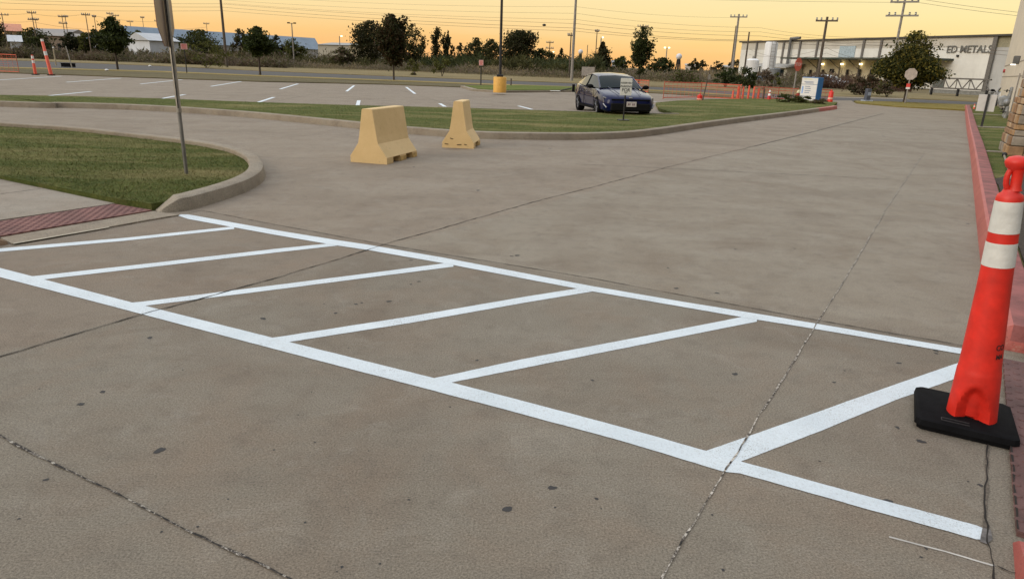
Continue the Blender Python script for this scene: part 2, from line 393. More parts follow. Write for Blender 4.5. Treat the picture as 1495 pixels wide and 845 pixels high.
# near-left lawn island
P1 = [(-22, 17.2), (-15, 15.4)]+GS([(0, 177.5), (107, 184.5), (187, 192.5), (268, 201.5), (320, 209), (352, 216.5), (374, 226), (383, 238), (379, 249), (361, 260), (330, 271), (296, 280.5), (268, 287)], KH)+GS([(231, 311)])
P1 = catmull(P1, 8)
struct(kerb('kerb', P1, .17, KH, M_kerb, side=-1, hs=lambda t: 1 if t < .945 else max(.06, 1-(t-.945)/.055)))
inner = offset(P1, -.165)
lawnL = inner[:-4]+[G(222, 308), G(170, 300), G(0, 265)]+[(-12, 11.3), (-22, 16)]
struct(MB().prism(lawnL, -.05, .075).build('lawn', M_grass))
# median lawn
P2 = [(-40, 21.5), (-26, 19.6)]+GS([(0, 148), (90, 149.8), (180, 152.3), (260, 156.3), (320, 160.3), (380, 165), (480, 174.5), (594, 185.5), (690, 192), (780, 194.2), (860, 194.4), (920, 192.2), (963, 187.8), (1027, 179), (1081, 172.2), (1130, 166.5), (1165, 162.3), (1196, 158.2), (1212, 156.3), (1222, 154.6)], KH)
P2 = catmull(P2, 6)
nred = int(len(P2)*.9)
cut = [i for i, p in enumerate(P2) if proj((p[0], p[1], KH))[0] > 1194][0]
struct(kerb('kerb', P2[:cut+1], .17, KH, M_kerb, side=1))
kred = kerb('kerb', P2[cut:], .17, KH, M_redk, side=1); struct(kred)
in2 = offset(P2, .165)
back = GS([(1222, 152.5), (1200, 151), (1150, 148.5), (1100, 147.2), (1040, 148.2), (990, 150.5), (957, 154), (962, 163), (987, 171.2), (940, 170.6), (840, 167.8), (700, 163.3), (500, 158.5), (380, 154.6), (230, 148.9), (100, 145.4), (0, 144.2)], .0)+[(-26, 22.2), (-40, 24.4)]
struct(MB().prism(in2+back, -.05, .11).build('median_lawn', M_grass))
bk = catmull(GS([(640, 161.3), (760, 165.2), (840, 167.6), (940, 170.4), (988, 171.1)]), 4)
struct(kerb('kerb', bk, .14, .125, M_walk, side=-1))
# right: red kerb, verge, mulch
P3 = catmull([(24, 38.2)]+GS([(1410.5, 164), (1414, 190), (1419.5, 220), (1427.5, 280), (1436, 345), (1447, 420), (1459, 480), (1464, 510)], .0), 8)
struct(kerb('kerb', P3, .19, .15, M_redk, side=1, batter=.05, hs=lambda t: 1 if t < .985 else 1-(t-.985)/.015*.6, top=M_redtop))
in3 = offset(P3, .186)
er = in3+[G(1500, 528), (4.6, 3.0), (9, 3), (40, 22), (40, 33), (27, 38.4)]
struct(MB().prism(er, -.05, .11).build('right_lawn', M_grass))
# mulch bed by the kerb
mb_ = [in3[i] for i in range(len(in3)) if proj((*in3[i], .12))[1] > 262]
mb_ = [(x+.02, y-.02) for x, y in mb_]+[(3.3, 3.5), (4.5, 3.1), (9, 5), (12, 14), G(1478, 255, .12), G(1450, 262, .12)]
struct(MB().prism(mb_, .05, .125).build('mulch_bed', M_mulch))
# narrow concrete strips crossing the right lawn
for (xa, ya, xb, yb, w) in ((1431, 185.3, 1500, 187.5, .35), (1437, 220.5, 1468, 222, .16), (1419, 166.6, 1480, 169, .3)):
    a = np.array(G(xa, ya, .12)); b = np.array(G(xb, yb, .12)); t = (b-a)/np.linalg.norm(b-a); b = b+t*1.0; n_ = np.array([-t[1], t[0]])*w/2
    struct(MB().prism([tuple(a-n_), tuple(b-n_), tuple(b+n_), tuple(a+n_)], .05, .128).build('path', M_walk))
# dry-lot sidewalks, left ramp
A0, A1 = np.array(G(222, 310)), np.array(G(0, 348.5)); dl = (A1-A0)/np.linalg.norm(A1-A0)
B0, B1 = np.array(G(168, 301)), np.array(G(0, 326))
far_l = np.array(G(0, 265)); dd = far_l-B0; dd /= np.linalg.norm(dd)
end = A1+dl*.35
B1x = B1+(B1-B0)/np.linalg.norm(B1-B0)*1.35
struct(MB().prism([tuple(B0), tuple(B1x), tuple(B1x+dd*9), tuple(B0+dd*9)], -.05, .03).build('sidewalk', M_walk))
tact = thing('tactile_paving', 'dull red tactile paving panel at the left ramp beside the lawn', 'tactile paving', (*A0, 0))
def local(P, o): return [(p[0]-o[0], p[1]-o[1]) for p in P]
def domes(poly, step, r, h, z, u, _=None):
    mb = MB(); u = np.array(u); w = np.array([-u[1], u[0]]); P = np.array(poly); lo = np.min(P@np.stack([u, w]).T, 0); hi = np.max(P@np.stack([u, w]).T, 0)
    def inside(q):
        c = False; n = len(poly)
        for i in range(n):
            a, b = poly[i], poly[(i+1) % n]
            if (a[1] > q[1]) != (b[1] > q[1]) and q[0] < (b[0]-a[0])*(q[1]-a[1])/(b[1]-a[1])+a[0]: c = not c
        return c
    y = lo[1]
    while y < hi[1]:
        x = lo[0]
        while x < hi[0]:
            q = u*x+w*y
            if inside(q): mb.lathe([(r, 0), (r*.85, h*.7), (r*.5, h)], 8, (q[0], q[1], z))
            x += step
        y += step
    return mb
tpoly = [tuple(A0), tuple(end+dl*.35), tuple(B1+dl*.8), tuple(B0)]
domes([tuple(A0*.98+np.array(B1)*.02), tuple(end+dl*.3), tuple(B1+dl*.75), tuple(B0)], .062, .019, .005, .024, (dl[0]*.7071-dl[1]*.7071, dl[0]*.7071+dl[1]*.7071), (M_tact2, M_tact)).prism(tpoly, -.05, .024, 1).build('panel', [M_tact2, M_tact], tact).location = (-A0[0], -A0[1], 0)
# gutter lip in front of the panel
g0, g1 = np.array(G(262, 315)), np.array(G(18, 357.5))
struct(MB().prism([tuple(A0), tuple(g0), tuple(g1), tuple(A1)], -.05, .012).build('gutter', M_kerb))
# kerb corner just entering the frame at left
e0 = np.array(G(10, 356)); e1 = e0+dl*3+np.array([-.8, 0])
struct(kerb('kerb', catmull([tuple(e0), tuple(e0+dl*.5+np.array([-.03, 0])), tuple(e0+dl*1.5+np.array([-.25, 0])), tuple(e1)], 5), .17, .12, mat('brown_kerb', (.2, .13, .08), .85, bmp=.3), side=-1, hs=lambda t: min(1, .2+t*4)))
# right tactile panel
T = [G(1463.5, 528), G(1474, 650), G(1483.5, 782)]
tv = np.array(T[2])-np.array(T[0]); tv /= np.linalg.norm(tv); tw = np.array([-tv[1], tv[0]])
if tw[0] < 0: tw = -tw
t2 = thing('tactile_paving', 'dull red tactile paving panel at the right edge behind the traffic delineator', 'tactile paving', (*T[0], 0))
rp = [T[0], T[2], tuple(np.array(T[2])+tw*.9), tuple(np.array(T[0])+tw*.9)]
domes(rp, .062, .017, .004, .022, (tv[0]*.7071-tv[1]*.7071, tv[0]*.7071+tv[1]*.7071)).prism(rp, -.05, .022).build('panel', mat('tactile_maroon', (.105, .05, .045), .8, var=.3, scale=5, bmp=.4, bscale=80), t2).location = (-T[0][0], -T[0][1], 0)
k0_ = np.array(G(1489, 795)); struct(kerb('kerb', [k0_.tolist(), (k0_+tv*.2).tolist(), (k0_+tv*.5).tolist(), (k0_+tv*2).tolist()], .19, .13, M_redk, side=1, batter=.02, hs=lambda t: min(1, .12+t*1.2)))
# ------------------------------------------------------------------ joints and painted lines
def strip_px(stations, z, name, m, parent, sub=14, jit=.002):
    mb = MB(); U = []; W_ = []
    for (x0, a0, b0), (x1, a1, b1) in zip(stations, stations[1:]):
        L = math.dist(G(x0, (a0+b0)/2), G(x1, (a1+b1)/2)); k_ = max(2, int(L/.025))
        for k in range(k_): t = k/k_; U.append(G(x0+(x1-x0)*t, a0+(a1-a0)*t)); W_.append(G(x0+(x1-x0)*t, b0+(b1-b0)*t))
    x, a, b = stations[-1]; U.append(G(x, a)); W_.append(G(x, b)); e1 = e2 = 0; vs = []
    for p, q in zip(U, W_):
        w_ = np.array(q)-np.array(p); w_ /= max(1e-6, np.linalg.norm(w_)); e1 = e1*.6+random.uniform(-1, 1)*.0011; e2 = e2*.6+random.uniform(-1, 1)*.0011
        vs += [(*(np.array(p)+w_*e1), z), (*(np.array(q)+w_*e2), z)]
    mb.add(vs, [(2*i, 2*i+1, 2*i+3, 2*i+2) for i in range(len(U)-1)])
    return mb.build(name, m, parent)
xw = bpy.data.objects.new('crosswalk', None); C.objects.link(xw); struct(xw)
strip_px([(-90, 368, 381.5), (0, 391.5, 404.9), (190, 441.3, 454.5), (400, 494, 509.8), (640, 554, 572.5), (760, 584.7, 604.5), (900, 621.9, 641.8), (1040, 661, 684), (1058, 667, 689), (1080, 673.5, 691), (1260, 723, 742), (1425, 767, 787.5), (1434, 771, 788)], .003, 'painted_line', M_paint, xw, 12)
strip_px([(259, 313.5, 315), (275, 313.5, 320.2), (400, 336, 343), (488, 350.3, 358.2), (538, 357.8, 365.6), (650, 377, 385.2), (780, 402, 410), (860, 417.3, 425), (1000, 441.5, 449), (1100, 457.5, 466.3), (1190, 472.6, 480.6), (1400, 508.5, 516.5), (1462, 519, 527)], .003, 'painted_line', M_paint, xw)
strip_px([(-90, 370.5, 375.5), (0, 363, 367.8), (180, 347.8, 352), (342, 330.8, 334.6)], .002, 'painted_line', M_paint, xw)
strip_px([(42, 404, 408), (60, 402.3, 408.6), (230, 383.5, 389), (400, 363.8, 369.2), (492, 354.6, 358.9)], .002, 'painted_line', M_paint, xw)
strip_px([(188, 442.5, 447), (210, 440.4, 446.8), (390, 418, 424.6), (560, 396.4, 402.6), (662, 382.8, 389.6)], .002, 'painted_line', M_paint, xw)
strip_px([(395, 493.5, 498), (420, 490, 499.8), (600, 462, 471.5), (770, 432.8, 441.4), (866, 417.8, 425.6)], .002, 'painted_line', M_paint, xw)
strip_px([(626, 553.5, 558), (650, 549, 560.2), (760, 525, 538.4), (930, 493, 504.6), (1105, 458.6, 469.6)], .002, 'painted_line', M_paint, xw)
strip_px([(1028, 658.9, 660), (1080, 641.3, 674.6), (1200, 599.3, 628.3), (1242, 584, 611), (1308, 561, 584), (1389, 533.2, 555), (1410, 526.5, 546.5), (1436, 520, 537)], .002, 'painted_line', M_paint, xw)
strip_px([(1298, 782.5, 784.6), (1380, 804, 806), (1452, 825, 827.5)], .002, 'painted_line', mat('faded_paint', (.4, .38, .35), .8), xw)
strip_px([(20, 357, 358.4), (160, 333, 334)], .0135, 'painted_line', mat('faded_cream', (.36, .32, .25), .8), xw, 8)
pk = bpy.data.objects.new('parking_stripes', None); C.objects.link(pk); struct(pk)
for (a, b) in (((43, 143), (133, 134)), ((210, 149), (270, 138.3)), ((367, 153), (400, 142.3)), ((521, 158), (524, 147)), ((642, 151.5), (663, 164)), ((757, 155), (803, 167)),
               ((-40, 119.5), (90, 111.7)), ((97, 120.5), (177, 114.5)), ((205, 123), (266, 116.7)), ((308, 126.5), (352, 119.3)), ((409, 130.5), (435, 122.7)), ((506, 133.8), (517, 125.3)), ((593, 127.5), (606, 137.3)), ((965, 151.8), (993, 149.6)), ((935, 149.2), (958, 148.6))):
    A = np.array(G(*a)); B = np.array(G(*b)); t = (B-A)/np.linalg.norm(B-A); n_ = np.array([-t[1], t[0]])*.065
    mb = MB(); mb.add([(*(A-n_), .005), (*(B-n_), .005), (*(B+n_), .005), (*(A+n_), .005)], [(0, 1, 2, 3)]); mb.build('painted_line', M_paint, pk)
def joint(px, w, m, z=.0045, wob=.006, name='joint', jag=.85):
    P = []
    for (a, b) in zip(px, px[1:]):
        A = np.array(G(*a)); B = np.array(G(*b)); L = np.linalg.norm(B-A); k = max(2, int(L/.05)) if L < 15 else int(L/.25)
        P += [tuple(A+(B-A)*i/k) for i in range(k)]
    P.append(G(*px[-1]))
    acc = 0; vs = []
    nrm = offset(P, 1)
    for p, q in zip(P, nrm):
        acc = acc*jag+random.uniform(-1, 1)*wob; n_ = np.array(q)-np.array(p); ww = w*random.uniform(.35, 1.2)
        c = np.array(p)+n_*acc; vs += [(*(c+n_*ww/2), z), (*(c-n_*ww/2), z)]
    mb = MB(); mb.add(vs, [(2*i, 2*i+1, 2*i+3, 2*i+2) for i in range(len(P)-1)]); return mb.build(name, m, lotob)
joint([(-60, 543), (0, 521), (200, 461), (400, 407), (570, 354.5), (760, 300.5), (1000, 238), (1100, 214)], .012, M_crackd)
joint([(1100, 214), (1190, 192), (1290, 166)], .03, M_crackd, wob=.002)
joint([(960, 860), (1000, 785), (1055, 692), (1100, 622), (1190, 478), (1240, 398), (1295, 303), (1350, 222)], .008, M_crackl, wob=.003)
joint([(-20, 626), (0, 637), (120, 695), (250, 761), (350, 810), (425, 848), (470, 872)], .011, crackmat('joint_mixed', (.4, .37, .32), .49, .55, 26), wob=.003)
joint([(1443, 640), (1440, 675), (1441, 700), (1437, 722), (1438, 748), (1441, 768), (1438, 782), (1444, 802), (1451, 826), (1452, 860)], .007, mat('crack_black', (.014, .011, .009), 1), wob=.0045, jag=.35)
joint([(1443, 650), (1439, 740), (1441, 775), (1437, 785)], .011, mat('crack_shade', (.1, .082, .064), 1, var=.5, scale=50), wob=.003, z=.0035)
joint([(1455, 826), (1475, 834), (1495, 838)], .006, mat('crack_black', (.012, .01, .01), 1), wob=.004)
joint([(1474, 652), (1483, 780)], .008, mat('crack_black', (.012, .01, .01), 1), wob=.002, z=.025)
joint([(1437, 360), (1452, 430), (1446, 525)], .006, M_crackd)
joint([(240, 318), (295, 307.5), (400, 328), (570, 359), (760, 389.5), (880, 410), (1200, 469), (1395, 503), (1460, 516)], .009, M_crackd, wob=.003)
joint([(262, 316), (230, 320), (160, 334)], .006, M_crackd, z=.0135)
for px in ([(0, 288), (60, 279.5)],): joint(px, .012, M_crackd, z=.0315)
for px in ([(380, 153), (480, 133)], [(150, 155), (600, 131)], [(680, 160), (560, 125)], [(0, 130), (760, 150)], [(745, 150), (880, 158)], [(1100, 186), (1400, 195)], [(990, 206), (1180, 222)], [(840, 240), (1300, 262)]): joint(px, .014, M_crackd, wob=.001, z=.007)
# gum spots and oil stains pressed into the concrete
sm = MB()
def spot(x, y, rx, ry, z=.0012):
    c = G(x, y); n = 11; a = random.uniform(0, 6); vs = []
    for i in range(n):
        t = 2*math.pi*i/n; k = random.uniform(.7, 1.2); px, py = rx*k*math.cos(t), ry*k*math.sin(t)
        vs.append((c[0]+px*math.cos(a)-py*math.sin(a), c[1]+px*math.sin(a)+py*math.cos(a), z))
    sm.add(vs, [tuple(range(n))])
for (x, y, s) in ((233, 657, .022), (806, 712, .018), (740, 743, .018), (1073, 546, .016), (1296, 731, .018), (118, 590, .016), (150, 572, .013), (67, 700, .010), (871, 728, .008), (1344, 644, .017), (1310, 624, .012), (1218, 558, .010), (568, 440, .018), (520, 444, .013), (528, 442, .01), (600, 380, .014), (755, 373, .022), (747, 374, .016), (384, 465, .02), (219, 493, .016), (696, 526, .01), (865, 555, .01), (987, 421, .018), (1047, 428, .018), (1326, 504, .014), (1366, 512, .014), (1312, 530, .014), (1367, 516, .012), (1387, 541, .01), (975, 391, .012), (1074, 364, .014), (1431, 708, .011), (612, 411, .014), (600, 415, .012), (490, 457, .014), (1160, 363, .012), (1290, 199, .05), (698, 278, .03), (803, 217, .04), (604, 244, .025), (925, 281, .02), (1415, 300, .02), (1413, 327, .018)):
    spot(x, y, s*1.15, s*.8)
for _ in range(45):
    spot(random.uniform(0, 1440), random.uniform(330, 840), *(random.uniform(.003, .006),)*2)
sm.build('stain', mat('gum_black', (.022, .02, .02), .7, var=.3), lotob)
# smear at the end of the near line
mb = MB(); P = [G(1434, 771), G(1446, 774), G(1449, 788), G(1440, 795), G(1430, 791)]; mb.add([(*p, .004) for p in P], [(0, 1, 2, 3, 4)]); mb.build('stain', mat('smear', (.11, .1, .095), .9, var=.5, scale=40), lotob)
# ------------------------------------------------------------------ GRASS BLADES (stuff)
def tri_sample(poly, n):
    from mathutils.geometry import tessellate_polygon
    T_ = tessellate_polygon([[Vector((x, y, 0)) for x, y in poly]]); P = np.array(poly)
    tri = np.array([[P[i] for i in t] for t in T_]); e1 = tri[:, 1]-tri[:, 0]; e2 = tri[:, 2]-tri[:, 0]
    ar = np.abs(e1[:, 0]*e2[:, 1]-e1[:, 1]*e2[:, 0]); idx = RNG.choice(len(tri), n, p=ar/ar.sum())
    u = RNG.random((n, 2)); s = u.sum(1) > 1; u[s] = 1-u[s]
    return tri[idx, 0]+e1[idx]*u[:, :1]+e2[idx]*u[:, 1:]
def vis(P, m=60):
    v = np.c_[P, np.zeros(len(P))]-[0, 0, EYE]; d = v@FW; x = PW/2+F_PX*(v@RT)/d
    return P[(d > 0) & (x > -m) & (x < PW+m)]
def blades(name, poly, n, z, h, w, mats, lean=.6, label=None, cat='grass', near=None):
    P = tri_sample(poly, n); P = vis(P)
    if near: 
        d = np.hypot(P[:, 0], P[:, 1]); P = P[RNG.random(len(P)) < np.clip(near/d, 0, 1)**1.3]
    n = len(P); a = RNG.uniform(0, 2*np.pi, n); hh = h*RNG.uniform(.4, 1.2, n); ww = w*RNG.uniform(.6, 1.3, n)
    dx, dy = np.cos(a), np.sin(a); lx, ly = RNG.normal(0, lean, n)*hh, RNG.normal(0, lean, n)*hh
    z0 = np.full(n, z-.01)
    if callable(z): z0 = None
    V = np.empty((n, 3, 3)); V[:, 0] = np.c_[P[:, 0]-dx*ww/2, P[:, 1]-dy*ww/2, z0]; V[:, 1] = np.c_[P[:, 0]+dx*ww/2, P[:, 1]+dy*ww/2, z0]
    V[:, 2] = np.c_[P[:, 0]+lx, P[:, 1]+ly, z0+hh]
    o = raw(name, V.reshape(-1, 3), np.arange(n*3).reshape(-1, 3), mats, RNG.integers(0, len(mats), n))
    return tag(o, label, cat, kind='stuff')
gm = [grassmat('blade_green', (.105, .142, .032), (.17, .195, .05), (.36, .3, .14)), grassmat('blade_dark', (.065, .08, .02), (.12, .128, .034), (.25, .215, .09)), grassmat('blade_straw', (.23, .22, .08), (.25, .225, .09), (.38, .32, .17))]
blades('lawn_blades', lawnL, 150000, .075, .035, .009, gm, 1.0, 'short mown grass on the lawn island at left under the sign pole', near=7)
blades('median_blades', in2+back, 90000, .11, .035, .012, gm, 1.0, 'short mown grass on the long median behind the barriers', near=14)
blades('right_blades', er, 60000, .11, .035, .01, gm, 1.0, 'short mown grass behind the red kerb', near=8)
# ------------------------------------------------------------------ BRUSH
def brush(name, label, x0, x1, yfun, depth, n, h, mats, wid=.1, clump=.9, cat='brush', hv=None):
    xs = RNG.uniform(x0, x1, n); V = []; keep = []
    base = np.array([G(x, yfun(x)) for x in np.linspace(x0, x1, 60)]); gx = np.linspace(x0, x1, 60)
    bx = np.interp(xs, gx, base[:, 0]); by = np.interp(xs, gx, base[:, 1]); d = np.hypot(bx, by)
    s = RNG.random(n)**1.2*depth; px = bx+bx/d*s; py = by+by/d*s
    # clumpiness
    cl = np.sin(px*.9+np.sin(py*.7)*2)*np.sin(py*.8+np.sin(px*.5)*2); cl2 = np.sin(px*.31+1)*np.cos(py*.27)
    hh = h*(.5+.35*cl+.3*cl2+.25*s/depth)*RNG.uniform(.5, 1.25, n); hh = np.clip(hh, .12, None)
    zz = np.array([th(a, b) for a, b in zip(px, py)])
    a = RNG.uniform(0, 2*np.pi, n); ww = wid*RNG.uniform(.4, 1.4, n); dx, dy = np.cos(a)*ww/2, np.sin(a)*ww/2
    t0 = RNG.uniform(0, .6, n)*hh
    lx, ly = RNG.normal(0, .28, n)*hh, RNG.normal(0, .28, n)*hh
    V = np.empty((n, 3, 3)); V[:, 0] = np.c_[px-dx, py-dy, zz+t0*.8]; V[:, 1] = np.c_[px+dx, py+dy, zz+t0]; t0 = RNG.random(n)**.8*.78*hh; V[:, 0, 2] = zz+t0; V[:, 1, 2] = zz+t0+RNG.uniform(-.05, .05, n)*hh; V[:, 2] = np.c_[px+lx*.6, py+ly*.6, zz+t0+hh*RNG.uniform(.1, .3, n)]
    k = ((np.sin(px*.23+2)+np.sin(py*.19+px*.07)+RNG.normal(0, .7, n)+2.2)/4.4*len(mats)).astype(int).clip(0, len(mats)-1)
    return tag(raw(name, V.reshape(-1, 3), np.arange(n*3).reshape(-1, 3), mats, k), label, cat, kind='stuff')
bm_ = [leafmat('weed_brown', (.1, .074, .05), (.17, .125, .085)), leafmat('weed_olive', (.09, .085, .04), (.14, .13, .06)), leafmat('weed_grey', (.14, .115, .09), (.22, .175, .13)), leafmat('weed_straw', (.2, .155, .09), (.3, .24, .14))]
yb = lambda x: float(np.interp(x, [-100, 60, 240, 380, 575, 730, 850, 1000, 1100, 1180], [80, 85, 91.5, 97, 103.5, 110, 115, 120.5, 125.5, 130]))
brush('weeds', 'tall dry brown weeds filling the field beyond the street', 330, 1180, yb, 26, 80000, 1.5, bm_, .14)
brush('weeds', 'tall brown weeds below the hillside houses at left', -60, 420, lambda x: yb(x)+1.5, 40, 110000, 2.1, bm_, .24)
brush('weeds', 'pale dry straw weeds along the near side of the field', -60, 1180, lambda x: yb(x)+1.2, 6, 16000, .5, [bm_[3], bm_[1], bm_[3]], .08)
brush('thicket', 'low green thicket behind the weeds and below the tree line', 590, 880, lambda x: yb(x)-2.5, 25, 50000, 3.0, [leafmat('thicket_green', (.04, .052, .02), (.085, .095, .035)), leafmat('thicket_olive', (.06, .06, .022), (.09, .085, .03))], .25)
brush('thicket', 'hazy olive thicket in front of the far pale buildings', -60, 590, lambda x: yb(x)-1.2, 25, 50000, 2.6, [leafmat('thicket_brown', (.08, .07, .035), (.13, .105, .055)), leafmat('thicket_olive', (.06, .06, .022), (.09, .085, .03))], .25)
brush('thicket', 'reddish brown brush in front of the warehouse wall', 1180, 1330, lambda x: float(np.interp(x, [1180, 1330], [127, 134])), 12, 12000, 1.7, [leafmat('weed_red', (.09, .05, .035), (.13, .075, .05)), bm_[0], bm_[2]], .14)
brush('weeds', 'brown weeds in the background beyond the parked car', 880, 1120, lambda x: yb(x)-8, 40, 20000, 1.7, [bm_[0], bm_[1], bm_[2]], .2)
# ------------------------------------------------------------------ TREES
def leaves(n, cc, rad, size, shape, top_sparse=0):
    """leaf quads in clumps through the crown volume, local coordinates"""
    nc = max(10, int(n/38)); cs = []
    while len(cs) < nc:
        p = RNG.uniform(-1, 1, 3)
        z01 = (p[2]+1)/2
        r = math.hypot(p[0], p[1])
        if shape == 'cone': lim = (1-z01)*.95+.07
        elif shape == 'column': lim = math.sqrt(max(0, 1-p[2]**2))**.7
        elif shape == 'diamond2': lim = min(1, (1-z01)*1.2+.12, z01*2.6+.3)
        elif shape == 'diamond': lim = min(1, (1-z01)*1.5+.08, z01*2.2+.12)
        elif shape == 'vase': lim = math.sqrt(max(0, 1-(p[2]*.9-.12)**2))*(.55+.5*z01)
        else: lim = math.sqrt(max(0, 1-p[2]**2))
        lim *= .8+.35*math.sin(3*math.atan2(p[1], p[0])+p[2]*4+cc[2])
        if r > lim: continue
        if r < lim*.35 and RNG.random() < .5: continue
        if z01 > .72 and RNG.random() < top_sparse: continue
        cs.append(p)
    cs = np.array(cs); k = RNG.integers(0, len(cs), n)
    ps = cs[k]*rad+cc; spread = np.array(rad)*np.array([.2, .2, .13])*(1 if n < 9000 else .8)
    ps = ps+RNG.normal(0, 1, (n, 3))*spread*.75
    if top_sparse:
        m = max(6, n//(14 if n < 9000 else 60)); j = RNG.integers(0, n, m)
        zr = RNG.uniform(.45, 1.12, m); ps[:m, 2] = cc[2]+rad[2]*zr; ps[:m, :2] = cc[:2]+RNG.normal(0, .55, (m, 2))*(1.25-zr)[:, None]*np.array(rad[:2])*(.4 if shape in ('cone', 'column') else 1)
    a = RNG.normal(0, 1, (n, 3)); a /= np.linalg.norm(a, axis=1)[:, None]; b = RNG.normal(0, 1, (n, 3)); b -= (b*a).sum(1)[:, None]*a; b /= np.linalg.norm(b, axis=1)[:, None]
    s = size*RNG.uniform(.5, 1.3, n)[:, None]
    V = np.empty((n, 4, 3)); V[:, 0] = ps-a*s*.5; V[:, 1] = ps+b*s*.32; V[:, 2] = ps+a*s*.5; V[:, 3] = ps-b*s*.32
    return V.reshape(-1, 3), np.arange(n*4).reshape(-1, 4), (cs[k][:, 2])
def tree(name, label, base, H, W_, cb, shape, n, size, cols, top_sparse=0, group=None, tr=.09, cat='tree', off=0):
    t = thing(name, label, cat, (base[0], base[1], th(*base) if math.hypot(*base) > 84 else 0), random.uniform(0, 6), group)
    mb = MB(); h0 = H*cb
    mb.tube((0, 0, -.1), (0, 0, h0), tr, tr*.8, 8); top = (random.uniform(-.1, .1), random.uniform(-.1, .1), H*.88)
    mb.tube((0, 0, h0), top, tr*.8, .015, 7)
    for i in range(9 if n > 800 else 6):
        f = random.uniform(.05, .75); z = h0+(H*.88-h0)*f; a = random.uniform(0, 6.28); L = W_/2*random.uniform(.5, .95)*(1-f*.45)
        e = (math.cos(a)*L, math.sin(a)*L, z+L*random.uniform(.5, 1.2) if shape != 'cone' else z+L*.2)
        e = (e[0], e[1], min(e[2], H*.97)); p = (top[0]*f, top[1]*f, z)
        mb.tube(p, e, tr*.35, .008, 5)
        for _ in range(2):
            e2 = (e[0]+random.uniform(-.3, .3)*L, e[1]+random.uniform(-.3, .3)*L, min(H, e[2]+random.uniform(.1, .4)*L)); mid = tuple((p[k]+e[k])/2 for k in range(3))
            mb.tube(mid, e2, tr*.15, .006, 4)
    mb.build('trunk', M_trunk, t)
    rad = (W_/2, W_/2, (H-h0)/2); cc = np.array([0, 0, (H+h0)/2])
    V, Fc, zz = leaves(n, cc, rad, size, shape, top_sparse)
    mi = (RNG.random(n)*len(cols)).astype(int)
    # whole clumps share a tone
    raw('crown', V, Fc, cols, mi, t); return t
dg = [leafmat('leaf_dark', (.022, .027, .01), (.055, .058, .02)), leafmat('leaf_dark_warm', (.03, .027, .011), (.058, .048, .019))]
mg = [leafmat('leaf_mid', (.035, .05, .012), (.075, .09, .024)), leafmat('leaf_deep', (.016, .024, .006), (.035, .045, .012))]
ol = [leafmat('leaf_olive', (.05, .052, .014), (.09, .085, .025)), leafmat('leaf_mid', (0,)*3, (0,)*3)]
yg = [leafmat('leaf_yellowgreen', (.09, .1, .02), (.14, .14, .035)), leafmat('leaf_olive', (0,)*3, (0,)*3)]
br = [leafmat('leaf_rust', (.04, .024, .012), (.075, .045, .02)), leafmat('leaf_dark', (0,)*3, (0,)*3)]
def tree_px(name, label, x, ytop, wpx, ycb, shape, cols, base=None, dist=None, n=1500, size=.25, sparse=0, group=None, tr=.09):
    b = G(*base) if base else at(x, dist)
    d = math.hypot(*b); g0 = th(*b) if d > 84 else 0
    H = zat(b, ytop)-g0; W_ = wpx*d/1000*1.0; cb = (zat(b, ycb)-g0)/H
    cb = min(.6, max(.06, cb))
    if not base: cb = min(cb, .16); n = int(n*2.0); W_ *= 1.08
    W_ *= .94 if not base else .8
    if base: n = int(n*1.25); size *= .85
    return tree(name, label, b, H, W_, cb, shape, n, size, cols, sparse, group, tr)
GT = 'young street trees along the lot edge'
tree_px('street_tree', 'dark green young tree right of the leaning grey post at left', 172, 28, 46, 78, 'diamond', mg, (172, 102), n=5500, size=.3, sparse=.5, group=GT, tr=.1)
tree_px('street_tree', 'young dark green tree standing just left of the long blue-roofed building end', 380, 42, 48, 84, 'diamond', mg, (380, 110), n=4500, size=.28, sparse=.6, group=GT, tr=.09)
tree_px('street_tree', 'dark brownish tree with sparse twiggy top, left of the two narrow trees', 575, 26, 48, 99, 'vase', dg+[br[0]], (575, 118), n=7000, size=.28, sparse=.75, group=GT, tr=.08)
tree_px('street_tree', 'sparse topped tree rising behind the blue parked car', 932, 44, 42, 108, 'vase', mg+[dg[0]], (932, 125), n=3600, size=.24, sparse=.75, group=GT, tr=.08)
tree_px('street_tree', 'large bushy yellow-green tree in front of the metals warehouse', 1340, 50, 92, 126, 'diamond2', [ol[0], mg[1], leafmat('leaf_gold', (.12, .105, .018), (.2, .165, .035))], (1320, 150), n=17000, size=.19, sparse=.4, group=GT, tr=.1)
BG = 'trees along the field beyond the street'
